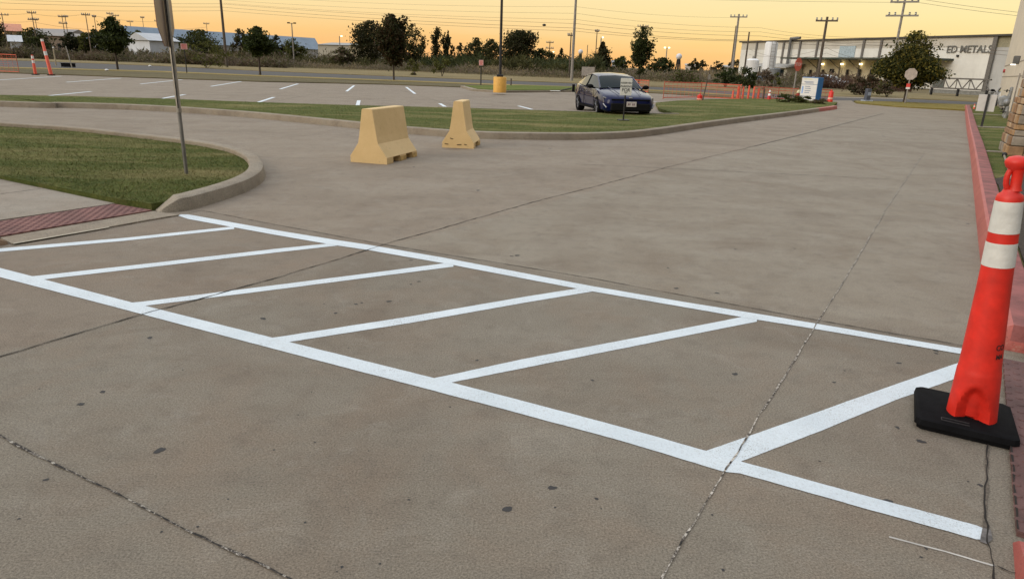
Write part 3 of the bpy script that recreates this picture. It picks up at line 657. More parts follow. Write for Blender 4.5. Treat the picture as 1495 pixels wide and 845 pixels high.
for (lab, x, yt, w, yc, sh, co, d, n) in (
    ('wide dark round tree left of the twiggy brown tree', 541, 34, 56, 84, 'round', dg, 95, 3000),
    ('loose dark tree just right of the twiggy brown tree', 603, 38, 34, 78, 'round', dg+[ol[0]], 90, 1300),
    ('left one of the two narrow upright trees', 638, 43, 17, 80, 'column', dg, 100, 800),
    ('right one of the two narrow upright trees, bent to the right', 654, 48, 15, 82, 'column', dg, 100, 700),
    ('small dark tree between the narrow trees and the light pole', 672, 65, 24, 88, 'cone', dg, 100, 600),
    ('dark mushroom-shaped tree left of the light pole', 695, 58, 30, 84, 'round', dg+[ol[0]], 95, 1200),
    ('olive tree directly behind the light pole', 718, 60, 28, 90, 'round', dg+[ol[0]], 92, 1100),
    ('big dark spiky-topped tree right of the light pole', 757, 48, 50, 98, 'vase', dg, 88, 2800),
    ('low round olive tree right of the big spiky-topped tree', 790, 73, 34, 98, 'round', ol+[dg[0]], 90, 1000),
    ('small pointed cedar left of the tall pale pole', 819, 73, 26, 95, 'cone', dg, 95, 800),
    ('dense dark pointed cedar above the roof of the blue car', 878, 64, 36, 100, 'cone', dg, 85, 2600),
    ('round olive tree at far left in front of the hillside houses', 48, 43, 44, 68, 'round', ol+[dg[0]], 110, 1500),
    ('dark tree cut by the left edge of the picture', -2, 28, 26, 60, 'round', dg, 120, 1000),
    ('dark bluish green tree left of the young tree at left', 106, 49, 24, 66, 'round', dg+[mg[1]], 110, 900),
    ('light green bush-like tree touching the young tree at left', 124, 50, 16, 68, 'round', yg, 108, 500),
    ('broad dark tree directly left of the young tree at left', 142, 45, 28, 68, 'round', mg+[dg[0]], 109, 1100),
    ('yellowish olive tree in front of the white gable wall', 205, 47, 30, 70, 'round', yg+[ol[0]], 105, 900),
    ('wide brown-green tree right of the octagonal sign', 295, 46, 56, 74, 'round', ol+[dg[0]], 105, 1900),
    ('thin brownish tree right of the leaning tall pole', 352, 45, 20, 76, 'round', br+[ol[0]], 100, 600),
    ('dark tree touching the right side of the young tree', 405, 54, 22, 76, 'round', dg, 98, 800),
    ('pale green tree below the twin street lamp', 430, 58, 28, 82, 'round', yg+[mg[0]], 96, 900),
    ('brown shrubby tree left of the pale green tree', 394, 68, 34, 90, 'round', ol+[br[0]], 88, 900),
    ('bare brown shrub in front of the pale tan building', 500, 70, 30, 90, 'round', [bm_[0], ol[0]], 92, 600),
    ('low bushy tree between the cedar and the sparse tree', 908, 84, 24, 102, 'round', mg+[ol[0]], 95, 600),
    ('low dark tree right of the sparse tree', 966, 86, 34, 108, 'round', mg+[dg[0]], 90, 900),
    ('distant small tree right of the round white tank', 1013, 87, 14, 98, 'round', dg, 200, 300),
    ('distant pair-like tree at the middle of the skyline', 1025, 89, 12, 98, 'round', dg, 220, 250),
    ('distant flat tree left of the tall grey pole', 1046, 90, 18, 99, 'round', dg, 210, 300),
    ('dark small tree at the left end of the warehouse', 1075, 89, 20, 103, 'round', dg, 120, 400)):
    tree_px('background_tree', lab, x, yt, w, yc, sh, co, None, d*(1.38 if d < 150 else 1), n, .4 if d < 150 else .6, .15, BG, .14)
SG = 'shrubs in the field'
for (lab, x, yt, w, yb_, co, d, n) in (
    ('dark green shrub left of the orange tubes', 1062, 100, 34, 118, mg, 72, 900), ('larger dark green shrub behind the orange tubes', 1088, 98, 38, 120, mg+[dg[0]], 70, 1100),
    ('grey-brown shrub beside the dark stub at the warehouse', 1118, 101, 26, 122, [bm_[2], bm_[0]], 68, 600), ('rust coloured shrub right of the silver car', 1268, 111, 44, 130, br+[bm_[0]], 62, 1100),
    ('dusty olive shrub under the warehouse canopy at right', 1300, 116, 30, 132, [bm_[0], ol[0]], 60, 600), ('bright yellow-green shrub below the narrow trees', 645, 84, 26, 100, yg, 78, 500),
    ('yellow-green shrub below the loose dark tree', 605, 80, 26, 100, yg+[ol[0]], 80, 500), ('olive shrub below the red lettered sign at left', 300, 62, 60, 84, yg+[ol[0]], 92, 1000),
    ('yellowish shrub left of the warehouse shed', 1135, 104, 16, 118, yg, 80, 300), ('olive shrub near the brown field at middle', 1000, 96, 50, 112, ol+[bm_[0]], 85, 900)):
    b = at(x, d); H = zat(b, yt); W_ = w*d/1000
    t = thing('shrub', lab, 'shrub', (*b, 0), 0, SG)
    V, Fc, _ = leaves(n, np.array([0, 0, H*.5]), (W_/2, W_/2, H*.5), .24, 'round'); raw('foliage', V, Fc, co, (RNG.random(n)*len(co)).astype(int), t)
    mb = MB(); [mb.tube((0, 0, -.1), (random.uniform(-.4, .4)*W_, random.uniform(-.4, .4)*W_, H*.7), .03, .01, 5) for _ in range(5)]; mb.build('stem', M_trunk, t)
# low hedge shrubs round the blue and white sign
for (lab, x, y, wx, h, co) in (('low olive hedge shrub left of the blue and white sign', 1150, 150, 30, .42, ol+[mg[0]]), ('small olive shrub right against the front of the blue and white sign', 1170, 150.5, 22, .36, ol+[mg[0]]), ('small brown shrub at the foot of the blue sign end', 1196, 152, 20, .28, [bm_[0], ol[0]])):
    b = G(x, y, .1); d = math.hypot(*b); W_ = wx*d/1000
    t = thing('hedge_shrub', lab, 'shrub', (*b, .08))
    n = 1300; V, Fc, _ = leaves(n, np.array([0, 0, h*.5]), (W_/2, W_/2*.8, h*.5), .07, 'round'); raw('foliage', V, Fc, co, (RNG.random(n)*len(co)).astype(int), t)
    mb = MB(); [mb.tube((0, 0, 0), (random.uniform(-.3, .3)*W_, random.uniform(-.3, .3)*W_, h*.7), .012, .006, 5) for _ in range(5)]; mb.build('stem', M_trunk, t)
# ------------------------------------------------------------------ TRAFFIC DELINEATOR (foreground)
M_band = mat('reflective_white', (.6, .6, .57), .5, var=.12, scale=14, bmp=.35, bscale=28)
def big_delineator():
    b = G(1419, 606, .05)
    t = thing('traffic_delineator', 'large red-orange delineator post with two white bands on a black base, at the right foreground', 'traffic cone', (*b, 0), R(-28.6))
    # base slab
    mb = MB(); SZ = np.linalg.norm(np.array(G(1331, 602, .05))-np.array(G(1472, 650, .05)))/.396
    def ring(h, x, y, c): return [(x-c, y, h), (x, y-c, h), (x, -y+c, h), (x-c, -y, h), (-x+c, -y, h), (-x, -y+c, h), (-x, y-c, h), (-x+c, y, h)]
    L = [ring(0, .185, .185, .02), ring(.022, .185, .185, .02), ring(.024, .198, .198, .02), ring(.05, .194, .194, .02), ring(.055, .186, .186, .02)]
    vs = [(p[0]*SZ, p[1]*SZ, p[2]) for p in sum(L, [])]; fs = [(k*8+i, (k+1)*8+i, (k+1)*8+(i+1) % 8, k*8+(i+1) % 8) for k in range(4) for i in range(8)]+[tuple(range(8))[::-1], tuple(range(32, 40))]
    fs = [f[::-1] for f in fs[:-2]]+[fs[-2][::-1], fs[-1][::-1]]
    mb.add(vs, fs); base = mb.build('rubber_base', M_black, t, smooth=True, bevel=0)
    bc = np.mean([G(*q, .05) for q in ((1331, 602), (1364.5, 564), (1493.6, 596), (1472, 650))], axis=0)-np.array(b); bcl = Matrix.Rotation(R(28.6), 3, 'Z') @ Vector((bc[0], bc[1], 0)); bcl += Matrix.Rotation(R(28.6), 3, 'Z') @ (Vector((RT[0], RT[1], 0))*-.018); base.location = (bcl.x, bcl.y, 0); base.scale = (1.06, 1.06, 1)
    mb = MB(); mb.box((-.04, -.125, .0565), (.1, .004, .003)); mb.box((-.04, -.15, .0565), (.1, .004, .003)); mb.box((-.09, -.1375, .0565), (.004, .025, .003)); mb.build('moulded_slot', mat('rubber_edge', (.02, .02, .022), .8), base)
    # post
    n = 56; prof = [(.107-.048*(z_-.045), z_) for z_ in np.arange(.045, .27, .01).tolist()]+[(.0945, .272), (.092, .29), (.0875, .40), (.083, .52), (.079, .62), (.0772, .661)]
    def band(z0, z1, r0, r1, o=0): return [(r0+o, z0), (r1+o, z1)]
    mb = MB()
    full = prof+[(.0708, .80), (.0703, .815), (.0672, .88), (.062, .985), (.06, 1.0), (.056, 1.012), (.04, 1.022), (.033, 1.035)]
    camdir = math.atan2(-b[1], -b[0])-R(-28.6)+R(4)
    vs = []
    full = [(r*(.93-.14*min(1, z/.65)), z) for r, z in full]
    for r, z in full:
        for i in range(n):
            a = 2*math.pi*i/n; rr = r
            da = (a-camdir+math.pi) % (2*math.pi)-math.pi
            # moulded finger recess at the foot
            rho = math.hypot(da/.74, max(0, z-.06)/.165); e = min(1, max(0, (1-rho)/.3)); e = e*e*(3-2*e)
            rr = r-.046*e*(1-.35*max(0, z-.06)/.165)
            if z < .06 and -.5 < da < .25: rr -= .012
            vs.append((rr*math.cos(a), rr*math.sin(a), z))
    K = len(full)
    fs = [(k*n+i, k*n+(i+1) % n, (k+1)*n+(i+1) % n, (k+1)*n+i) for k in range(K-1) for i in range(n)]+[tuple((K-1)*n+i for i in range(n))]
    mb.add(vs, fs); post = mb.build('post', M_or, t, smooth=True)
    lean = Vector((math.cos(R(180)), math.sin(R(180)), 0)); 
    # the post leans a little towards the drive
    rtw = Vector((RT[0], RT[1], 0)).normalized(); ax = Matrix.Rotation(R(28.6), 3, 'Z') @ Vector((0, 1, 0))
    post.rotation_mode = 'QUATERNION'
    from mathutils import Quaternion
    post.scale = (1, 1, 1.045)
    lv = Matrix.Rotation(R(28.6), 3, 'Z') @ (-rtw); axis = Vector((0, 0, 1)).cross(lv)
    post.rotation_quaternion = Quaternion(axis, R(4.6))
    for (z0, z1) in ((.865, .99), (.728, .825)):
        f = lambda z: .062+(.0965-.062)*(.985-z)/(.985-.21)
        m2 = MB(); zs = [z0+(z1-z0)*i/4 for i in range(5)]
        fr = np.interp(zs, [z for _, z in full], [r for r, _ in full])
        m2.lathe([(r+.0013, z) for r, z in zip(fr, zs)], n, cap=False); m2.build('reflective_band', M_band, post, smooth=True)
    # handle: neck with loop and knob
    m3 = MB(); m3.lathe([(.03, 1.03), (.024, 1.045), (.024, 1.10), (.03, 1.112)], 20, (.014, -.006, 0))
    hx, hy_ = -RT[0], -RT[1]; ca, sa_ = math.cos(R(28.6)), math.sin(R(28.6)); hx, hy_ = hx*ca-hy_*sa_, hx*sa_+hy_*ca
    pts = [((-.006+.026*math.cos(q)*(1.0))*hx+0, (-.006+.026*math.cos(q))*hy_, 1.072+.042*math.sin(q)) for q in np.linspace(0, 2*math.pi, 17)]
    pts = [(p_[0]+hx*.012, p_[1]+hy_*.012, p_[2]) for p_ in pts]
    for p, q in zip(pts, pts[1:]): m3.tube(p, q, .0125, .0125, 12); m3.sphere(q, .0125, 10)
    m3.v = [(x*.84, y*.84, z) for x, y, z in m3.v]; m3.build('grab_handle', M_or, post, smooth=True)
    m4 = MB(); m4.lathe([(.026, 1.105), (.044, 1.122), (.05, 1.136), (.049, 1.146), (.036, 1.158), (.012, 1.163)], 28, (.004, 0, 0)); m4.v = [(x*.84, y*.84, z) for x, y, z in m4.v]; m4.build('knob', M_or, post, smooth=True)
    # moulded lettering on the right flank
    blackm = mat('letter_black', (.02, .01, .01), .6)
    for txt, z, sz in (('CO', .392, .03), ('MA', .352, .026)):
        sz *= .9
        a0 = camdir+R(52)
        def warp(co, z=z):
            zz = z+co.y; r = np.interp(zz, [q for _, q in full], [q for q, _ in full])+.0012+co.z
            a = a0+co.x/.09; return Vector((r*math.cos(a), r*math.sin(a), zz))
        text_mb(txt, sz*1.25, .0006, 'lettering', blackm, post, warp=warp)
big_delineator()
# ------------------------------------------------------------------ JERSEY BARRIERS
def jersey(label, base_l, base_r, base_far, Hh, rear=False):
    a, b, c = np.array(G(*base_l)), np.array(G(*base_r)), np.array(G(*base_far))
    w = np.linalg.norm(b-a); u = (b-a)/w; L = np.linalg.norm(c-b); ang = math.atan2(u[1], u[0])
    t = thing('concrete_barrier', label, 'barrier', (*((a+b)/2), 0), ang, 'yellow concrete barriers')
    k = Hh
    P0 = [(.5, .12), (.27, .37), (.235, .5), (.14, .985), (.12, 1.0)]
    mb = MB(); feet = [(0, .2), (.42, .62), (.84, 1.0)] if L > .9 else [(0, .28), (.7, 1.0)]
    segs = []; last = 0
    for a_, b_ in feet:
        if a_ > last: segs.append((last, a_, .115))
        segs.append((a_, b_, 0)); last = b_
    for (y0, y1, zb) in segs:
        P = [(.5 if zb == 0 else .5, zb)]+P0
        sec = [(x*w, z*k) for x, z in P]+[(-x*w, z*k) for x, z in reversed(P)]; n = len(sec); j = len(mb.v)
        mb.add([(x, y, z) for y in (L*y0, L*y1) for x, z in sec], [(i, (i+1) % n, n+(i+1) % n, n+i) for i in range(n)]+[tuple(range(n-1, -1, -1)), tuple(range(n, 2*n))])
    mb.build('barrier_body', M_bar, t)
    for (y0, y1) in feet[1:]:
        for sx in (-1, 1): MB().box((sx*w*.5, L*(y0+y1)/2, .045*k), (.012, L*(y1-y0)*.98, .085*k)).build('foot', mat('foot_paint', (.45, .29, .1), .75, var=.5, scale=15, bmp=.4), t)
    if w: 
        for (x, y, z, s) in ((-.1, -.004, .3, .06), (.12, -.004, .1, .05), (-.18, -.004, .1, .07), (.02, -.004, .09, .08)) if rear else (): MB().box((x*w*2, y, z*k*.6+.02), (s, .006, .012), 0, tilt=Matrix.Rotation(random.uniform(-.2, .2), 3, 'Y')).build('chip', mat('chip_dark', (.06, .04, .02), .9), t)
    return t
jersey('wider yellow concrete barrier, nearer of the two, standing on the drive', (512, 236.5), (565, 240.5), (609, 228.5), .80)
jersey('narrow yellow concrete barrier by the median kerb, farther of the two', (645.5, 215.5), (691.5, 217.5), (697.5, 211), .83, True)
# ------------------------------------------------------------------ SIGNS
def octagon(r, th_, c=(0, 0, 0), mi=0, mb=None):
    mb = mb or MB(); P = [(r*math.cos(math.pi/8+i*math.pi/4), r*math.sin(math.pi/8+i*math.pi/4)) for i in range(8)]
    n = 8; vs = [(c[0]+x, y, c[2]+z) for y in (c[1]-th_/2, c[1]+th_/2) for x, z in P]
    return mb.add(vs, [(i, n+i, n+(i+1) % n, (i+1) % n) for i in range(n)]+[tuple(range(n)), tuple(range(2*n-1, n-1, -1))], mi)
bs_ = G(272, 251, .1)
v_az = math.atan2(bs_[0], bs_[1])
ss = thing('stop_sign', 'octagonal sign seen from behind on a galvanised post in the left lawn', 'road sign', (*bs_, .07), R(102))
M_signback = mat('sign_back', (.26, .2, .165), .45, .5, var=.1, scale=3)
mb = MB(); mb.tube((0, 0, -.2), (0, 0, .78), .022, .022, 12); mb.build('lower_post', mat('post_dark', (.2, .2, .2), .45, .7), ss)
mb = MB(); mb.tube((0, 0, .76), (0, 0, 2.35), .027, .027, 12); mb.tube((0, 0, .75), (0, 0, .80), .032, .032, 12); mb.box((-.029, 0, 1.55), (.004, .012, 1.5), mi=1)
mb.build('upper_post', [M_galv, M_dark], ss)
mb = octagon(.40, .004, (0, .034, 1.87)); mb.build('sign_plate', M_signback, ss)
mb = octagon(.395, .002, (0, .039, 1.87)); mb.build('sign_face', mat('sign_red', (.45, .02, .02), .4), ss)
ring = MB()
text_mb('STOP', .26, .001, 'lettering', M_white, ss, Matrix.Translation((0, .0415, 1.87)) @ Matrix.Rotation(math.pi, 4, 'Z') @ STAND)
[MB().tube((0, -.035, z_), (0, .04, z_), .008, n=8).build('bolt', M_galv, ss) for z_ in (1.62, 2.1)]
# far octagonal sign (back) with small red/white tag
b = G(1321, 152); hh = zat(b, 99)
s2 = thing('stop_sign', 'pale octagonal sign back in front of the large yellow-green tree', 'road sign', (*b, 0), R(-20)); zc = zat(b, 108.5); 
mb = MB(); mb.tube((0, 0, 0), (0, 0, zc+.3), .04, .04, 8); mb.build('post', M_greypole, s2)
octagon(.33, .01, (0, -.05, zc)).build('sign_plate', mat('pale_back', (.42, .36, .33), .6), s2)
mb = MB(); mb.box((-.02, -.06, zat(b, 125)), (.2, .01, .2), mi=0); mb.box((-.02, -.067, zat(b, 129)), (.2, .006, .1), mi=1); mb.build('tag_plate', [mat('tag_red', (.6, .06, .05), .5), M_white], s2)
# red stop sign by the monument
b = G(1157, 143); s3 = thing('stop_sign', 'red octagonal sign on a leaning grey post left of the blue and white sign', 'road sign', (*b, 0), R(38)); zc = zat(b, 94.5)
mb = MB(); mb.tube((0, 0, -.1), (0, 0, zc+.3), .045, .045, 8); mb.build('post', M_greypole, s3)
octagon(.42, .01, (0, -.06, zc)).build('sign_plate', mat('sign_red_faded', (.62, .12, .08), .45), s3)
text_mb('STOP', .26, .002, 'lettering', mat('pinkish_white', (.8, .6, .55), .6), s3, Matrix.Translation((0, -.07, zc)) @ STAND)
# small reserved signs at lot edge
def small_sign(lab, x, yb_, yt, ybm, wpx=7.5):
    b = G(x, yb_); z1 = zat(b, yt); z0 = zat(b, ybm); d = math.hypot(*b); w = wpx*d/1000
    s = thing('parking_sign', lab, 'sign', (*b, 0), -math.atan2(b[0], b[1]), 'small red and white signs on thin posts')
    MB().tube((0, 0, -.1), (0, 0, z1-.1), .04, .04, 8).build('post', M_dark, s)
    MB().box((0, -.05, (z0+z1)/2), (w, .015, z1-z0)).build('sign_plate', mat('sign_pink', (.72, .42, .4), .5, var=.05), s)
    m = MB(); h = z1-z0
    for k, (ww, zz) in enumerate(((.7, .3), (.8, .1), (.6, -.1), (.75, -.3))): m.box((0, -.061, (z0+z1)/2+zz*h), (w*ww, .006, h*.09))
    m.build('lettering', mat('sign_red2', (.55, .06, .06), .5), s); return s
small_sign('small pinkish sign on a thin dark post right of the octagonal sign', 273, 107.5, 64, 72.5)
small_sign('small red and white sign on a thin dark post left of the yellow pole base', 702, 125, 88, 96, 6)
# reserved parking sign in front of the car
b = G(910, 175.5, .12); s = thing('parking_sign', 'white reserved parking sign on a black post in the grass before the blue car', 'sign', (*b, .11), R(6))
z1 = zat(b, 114.5)-.11; z0 = zat(b, 139.5)-.11; hs = z1-z0; w = .32
MB().tube((0, 0, 0), (0, 0, z1-.05), .022, .022, 10).build('post', M_dark, s)
MB().box((0, 0, .008), (.3, .22, .03)).build('foot_plate', M_dark, s, bevel=.005)
MB().box((0, -.03, (z0+z1)/2), (w, .012, hs)).build('sign_plate', mat('sign_cream', (.68, .68, .64), .5, var=.05), s, bevel=.004)
for k, (txt, zz, sz) in enumerate((('RESERVED', .22, .066), ('PARKING', .02, .076), ('FOR', -.19, .12))):
    text_mb(txt, sz, .001, 'lettering', M_dark, s, Matrix.Translation((0, -.038, (z0+z1)/2+zz*hs)) @ STAND)
mb = MB(); ap = [(-.055, .095), (-.045, .1), (0, .065), (.045, .1), (.055, .095), (0, .045)]; mb.add([(x, y, z0+z) for y in (-.0375, -.0395) for x, z in ap], [(0, 1, 2, 5), (2, 3, 4, 5), (6, 11, 8, 7), (8, 11, 10, 9)]); mb.build('arrow_mark', M_dark, s)
# white sign back at right
b = G(1433, 185.5, .11); s = thing('blank_sign', 'blank white panel on a black post in the grass strip beside the red kerb', 'sign', (*b, .11), R(-38))
z1 = zat(b, 138.5)-.11; z0 = zat(b, 163)-.11
MB().box((0, -.045, z1/2+.01), (.06, .06, z1+.02)).build('post', M_dark, s)
MB().box((-.02, .0, (z0+z1)/2), (.46, .03, z1-z0)).build('panel', mat('panel_white', (.52, .5, .48), .5, var=.08), s, bevel=.005)
MB().box((0, 0, .006), (.3, .3, .02)).build('foot_plate', M_walk, s)
# monument sign
A_ = np.array(G(1166.5, 148)); B_ = np.array(G(1189.5, 148.2)); u = B_-A_; W_ = np.linalg.norm(u); ang = math.atan2(u[1], u[0])
C_ = np.array(G(1199, 147)); hM = zat(A_, 112.5)
mon = thing('monument_sign', 'blue and white upright sign block at the tip of the median', 'sign', (*A_, 0), R(-60)); W_ = 1.05; D_ = .42
M_blue = mat('sign_blue', (.01, .12, .33), .4, var=.05)
MB().box((W_/2, D_/2, hM/2), (W_, D_, hM)).build('block', M_blue, mon, bevel=.01)
for (z0, z1) in ((.06, .22), (.235, .70), (.715, .97)):
    MB().box((W_/2-.01, -.012, hM*(z0+z1)/2), (W_*.97, .02, hM*(z1-z0))).build('panel', mat('sign_panel_white', (.68, .68, .66), .4, var=.05), mon)
mb = MB()
for (x, z, w, m_) in ((.38, .92, .5, 0), (.45, .81, .55, 1), (.5, .76, .5, 1), (.42, .62, .3, 1), (.45, .54, .34, 1), (.45, .45, .36, 1), (.42, .37, .28, 1)): mb.box((x*W_, -.027, hM*z), (w*W_, .006, .026), mi=m_)
mb.build('lettering', [mat('letter_yellow', (.6, .55, .2), .5), mat('letter_blue', (.1, .16, .3), .5)], mon)
mb = MB(); mb.box((.13, -.027, hM*.48), (.09, .006, .38)); mb.build('emblem', mat('emblem_blue', (.25, .42, .75), .5), mon)
# fire hydrant
b = G(1164, 147); z1 = zat(b, 131); h = thing('fire_hydrant', 'red fire hydrant with a pale cap, beside the blue and white sign', 'fire hydrant', (*b, 0)); k = z1/.75
mb = MB(); mb.lathe([(.16*k, 0), (.16*k, .04), (.1*k, .05), (.1*k, .45*k), (.13*k, .46*k), (.13*k, .5*k), (.1*k, .52*k)], 16); mb.tube((-.2*k, 0, .36*k), (.2*k, 0, .36*k), .055*k, n=12); mb.tube((0, -.2*k, .33*k), (0, 0, .33*k), .07*k, n=12); mb.build('barrel', mat('hydrant_red', (.35, .03, .02), .5), h, smooth=True)
MB().lathe([(.14*k, .52*k), (.13*k, .6*k), (.07*k, .68*k), (.03*k, .7*k), (.03*k, .75*k)], 16).build('bonnet', mat('hydrant_cap', (.6, .56, .35), .5), h, smooth=True)
# ------------------------------------------------------------------ far cones / tubes / barrels
def tube_post(label, x, yb_, yt, bands=((.62, .74), (.8, .92)), r=.06, lean=0, group='orange delineator posts', m=None, base=True, rk=.7):
    b = G(x, yb_); H = zat(b, yt); t = thing('delineator_post', label, 'delineator', (*b, 0), random.uniform(0, 3), group)
    if base: MB().lathe([(.21, 0), (.21, .03), (.18, .05), (.05, .055)], 12).build('rubber_base', M_black, t)
    p = MB().lathe([(r, .03), (r*rk, H*.94), (r*.5, H*.955), (r*.5, H*.985), (r*.8, H)], 14).build('post', m or M_orf, t, smooth=True)
    for z0, z1 in bands:
        ra = r+(r*rk-r)*z0; rb = r+(r*rk-r)*z1
        MB().lathe([(ra+.004, H*z0), (rb+.004, H*z1)], 14, cap=False).build('reflective_band', M_white, p)
    p.rotation_euler = (0, lean, 0); p.rotation_mode = 'XYZ'
    t.rotation_euler = (0, 0, 0); return t
tube_post('shorter orange post with white bands near the left edge', 52, 109.6, 80, ((.58, .72), (.8, .94)), .09)
tube_post('tall leaning orange post with a white top at the far left of the lot', 75, 110.3, 57, ((.55, .66), (.93, 1.0)), .105, -.1)
for i, (x, yt, yb_) in enumerate(((1071, 132, 146), (1078.5, 125.5, 146.2), (1085.5, 126.5, 146.4), (1093.5, 125, 146.7), (1101, 126.5, 147), (1108, 128.5, 147.3))):
    lab = ['short orange post at the left end of the row of tubes', 'thickest orange post, second from the left in the row of tubes', 'third orange post from the left in the row of tubes', 'fourth orange post from the left in the row of tubes', 'fifth orange post from the left in the row of tubes', 'orange post at the right end of the row of tubes'][i]
    tube_post(lab, x-2, yb_, yt, (), (.085 if i == 1 else .06), 0, base=True)
def cone(label, x, yb_, yt, white=True, m=None):
    b = G(x, yb_); H = zat(b, yt); t = thing('traffic_cone', label, 'traffic cone', (*b, 0), 0, 'traffic cones at the far end of the drive')
    MB().box((0, 0, .02), (H*.5, H*.5, .04)).build('base', m or M_or, t)
    c = MB().lathe([(H*.19, .04), (H*.04, H)], 16).build('cone_body', m or M_or, t, smooth=True)
    for z0, z1 in (((.5, .68), (.78, .97)) if white else ((.6, .75),)):
        f = lambda z: H*.19+(H*.04-H*.19)*(z*H-.04)/(H-.04)
        MB().lathe([(f(z0)+.004, H*z0), (f(z1)+.004, H*z1)], 16, cap=False).build('reflective_band', M_white, c)
cone('dark red traffic cone with a white top, right of the orange tubes', 1122, 148.5, 131, True, mat('cone_red', (.5, .02, .02), .5))
cone('small orange cone at the end of the red kerb', 1421, 162.5, 152, False, M_orf)
def barrel(label, x, yb_, yt, r, m=M_or):
    b = G(x, yb_); H = zat(b, yt); t = thing('traffic_barrel', label, 'barrel', (*b, 0), 0)
    MB().lathe([(r*1.25, 0), (r*1.25, .06), (r*1.05, .07), (r, H*.3), (r*.97, H*.32), (r*.95, H*.6), (r*.9, H*.62), (r*.88, H*.9), (r*.7, H*.96), (r*.3, H)], 18).build('barrel_body', m, t, smooth=True)
    MB().lathe([(r*.985, H*.36), (r*.965, H*.5)], 18, cap=False).build('reflective_band', mat('band_pink', (.75, .4, .3), .5), t)
    MB().box((0, 0, H+.03), (.04, r, .06)).build('handle', m, t); return t
barrel('stubby orange barrel at the foot of the thin leaning post', 1021, 149.5, 138.5, .14)
barrel('tall orange barrel right of the blue and white sign', 1211, 152, 133, .13)
# tipped-over sign on the island
b = G(812, 134, .12); t = thing('fallen_sign', 'tipped-over white sign with a black base lying on the island grass', 'sign', (*b, .13), R(4))
MB().box((-.05, 0, .03), (.55, .3, .02)).build('sign_plate', M_white, t); MB().tube((.2, 0, .05), (.85, .0, .2), .03, n=8).build('post', M_dark, t)
MB().box((.95, .0, .2), (.12, .3, .4)).build('base', M_black, t, bevel=.01)
# dark stub post right of the pole base
b = G(746, 126); t = thing('bollard', 'short dark stub post right of the yellow pole base', 'bollard', (*b, 0)); z = zat(b, 115)
MB().tube((0, 0, 0), (0, 0, z), .05, n=10).build('post', M_wood, t); MB().lathe([(.12, 0), (.12, .05), (.06, .08)], 10).build('foot', M_dark, t)
b = G(1127, 148.5); t = thing('bollard', 'short dark stub post beside the red cone', 'bollard', (b[0]-.35, b[1]+.4, 0)); MB().tube((0, 0, 0), (0, 0, .62), .05, n=10).build('post', M_wood, t); MB().lathe([(.1, 0), (.1, .05), (.06, .08)], 10).build('foot', M_dark, t)
# leaning grey post far left, black thing
b = G(106, 101); t = thing('leaning_post', 'thin grey post leaning left near the dark utility lid at far left', 'post', (*b, 0)); MB().tube((0, 0, -.1), (-.45, .3, zat(b, 68)), .045, .04, 10).build('post', M_greypole, t); MB().lathe([(.15, 0), (.12, .06)], 10).build('foot', M_kerb, t)
b = at(96, 78); t = thing('utility_box', 'low black box on the verge beyond the street at far left', 'box', (*b, 0)); MB().box((0, 0, .16), (1.0, .6, .32)).build('box_body', M_black, t, bevel=.03); MB().box((0, 0, .335), (1.05, .65, .03)).build('lid', M_black, t)
b = at(78, 84); t = thing('field_marker', 'thin pale marker post in the weeds at far left', 'post', (*b, 0)); MB().tube((0, 0, 0), (0, 0, zat(b, 70)), .07, .06, 8).build('post', mat('pale_tan', (.4, .33, .22), .8), t); MB().sphere((0, 0, zat(b, 70)), .08, 8).build('cap', M_white, t)
# thin leaning dark post by the fence
b = G(1024.5, 150); t = thing('leaning_post', 'tall thin dark post leaning right beside the orange barrel', 'post', (*b, 0)); MB().tube((0, 0, -.1), (.25, 0, zat(b, 95)), .03, .025, 8).build('post', M_wood, t); MB().box((.22, -.03, zat(b, 112)), (.1, .02, .2)).build('tag_plate', M_greypole, t)
# stacked grey box/newspaper thing at far street edge
b = G(1265, 149); t = thing('utility_pedestal', 'small dark blue-grey pedestal on feet at the street edge', 'utility box', (*b, 0), R(10)); z = zat(b, 130)
MB().box((0, 0, z*.55), (.26, .26, z*.9)).build('cabinet', mat('pedestal_grey', (.07, .08, .11), .5), t, bevel=.02); MB().box((0, 0, .05), (.5, .4, .1)).build('foot', mat('pedestal_foot', (.35, .4, .5), .6), t); MB().box((0, -.135, z*.62), (.18, .01, z*.25)).build('label_plate', mat('pedestal_pale', (.3, .35, .45), .5), t)
# grey back of a board behind the car
b = at(859, 74); t = thing('notice_board', 'blank grey board standing in the verge behind the blue car', 'sign', (*b, 0), -math.atan2(*b)); z0, z1 = zat(b, 111), zat(b, 98)
MB().box((0, 0, (z0+z1)/2), (1.3, .05, z1-z0)).build('panel', mat('board_grey', (.3, .27, .25), .6), t)
for x in (-.5, .5): MB().tube((x, .06, 0), (x, .06, z1-.05), .04, n=8).build('post', M_greypole, t)
# ------------------------------------------------------------------ light pole with yellow base
b = G(729.5, 135.3, .1); t = thing('light_pole', 'tall dark light pole standing on a yellow concrete cylinder', 'lamp post', (*b, .1)); z = zat(b, 112.5)-.1
mb = MB(); mb.lathe([(.33, 0), (.33, z-.04), (.3, z)], 28); mb.build('pole_base', mat('base_yellow', (.66, .36, .07), .6, var=.1, bmp=.2), t, smooth=True)
MB().box((0, 0, z+.06), (.32, .32, .12)).build('base_cover', M_dark, t, bevel=.02)
MB().tube((0, 0, z), (0, 0, 8.5), .075, .05, 12).build('pole', M_dark, t)
m = MB(); m.box((0, 0, 8.5), (1.6, .08, .08)); m.build('bracket', M_dark, t)
for sx in (-.95, .95): MB().box((sx, 0, 8.5), (.6, .35, .14)).build('lamp_head', M_dark, t, bevel=.03)
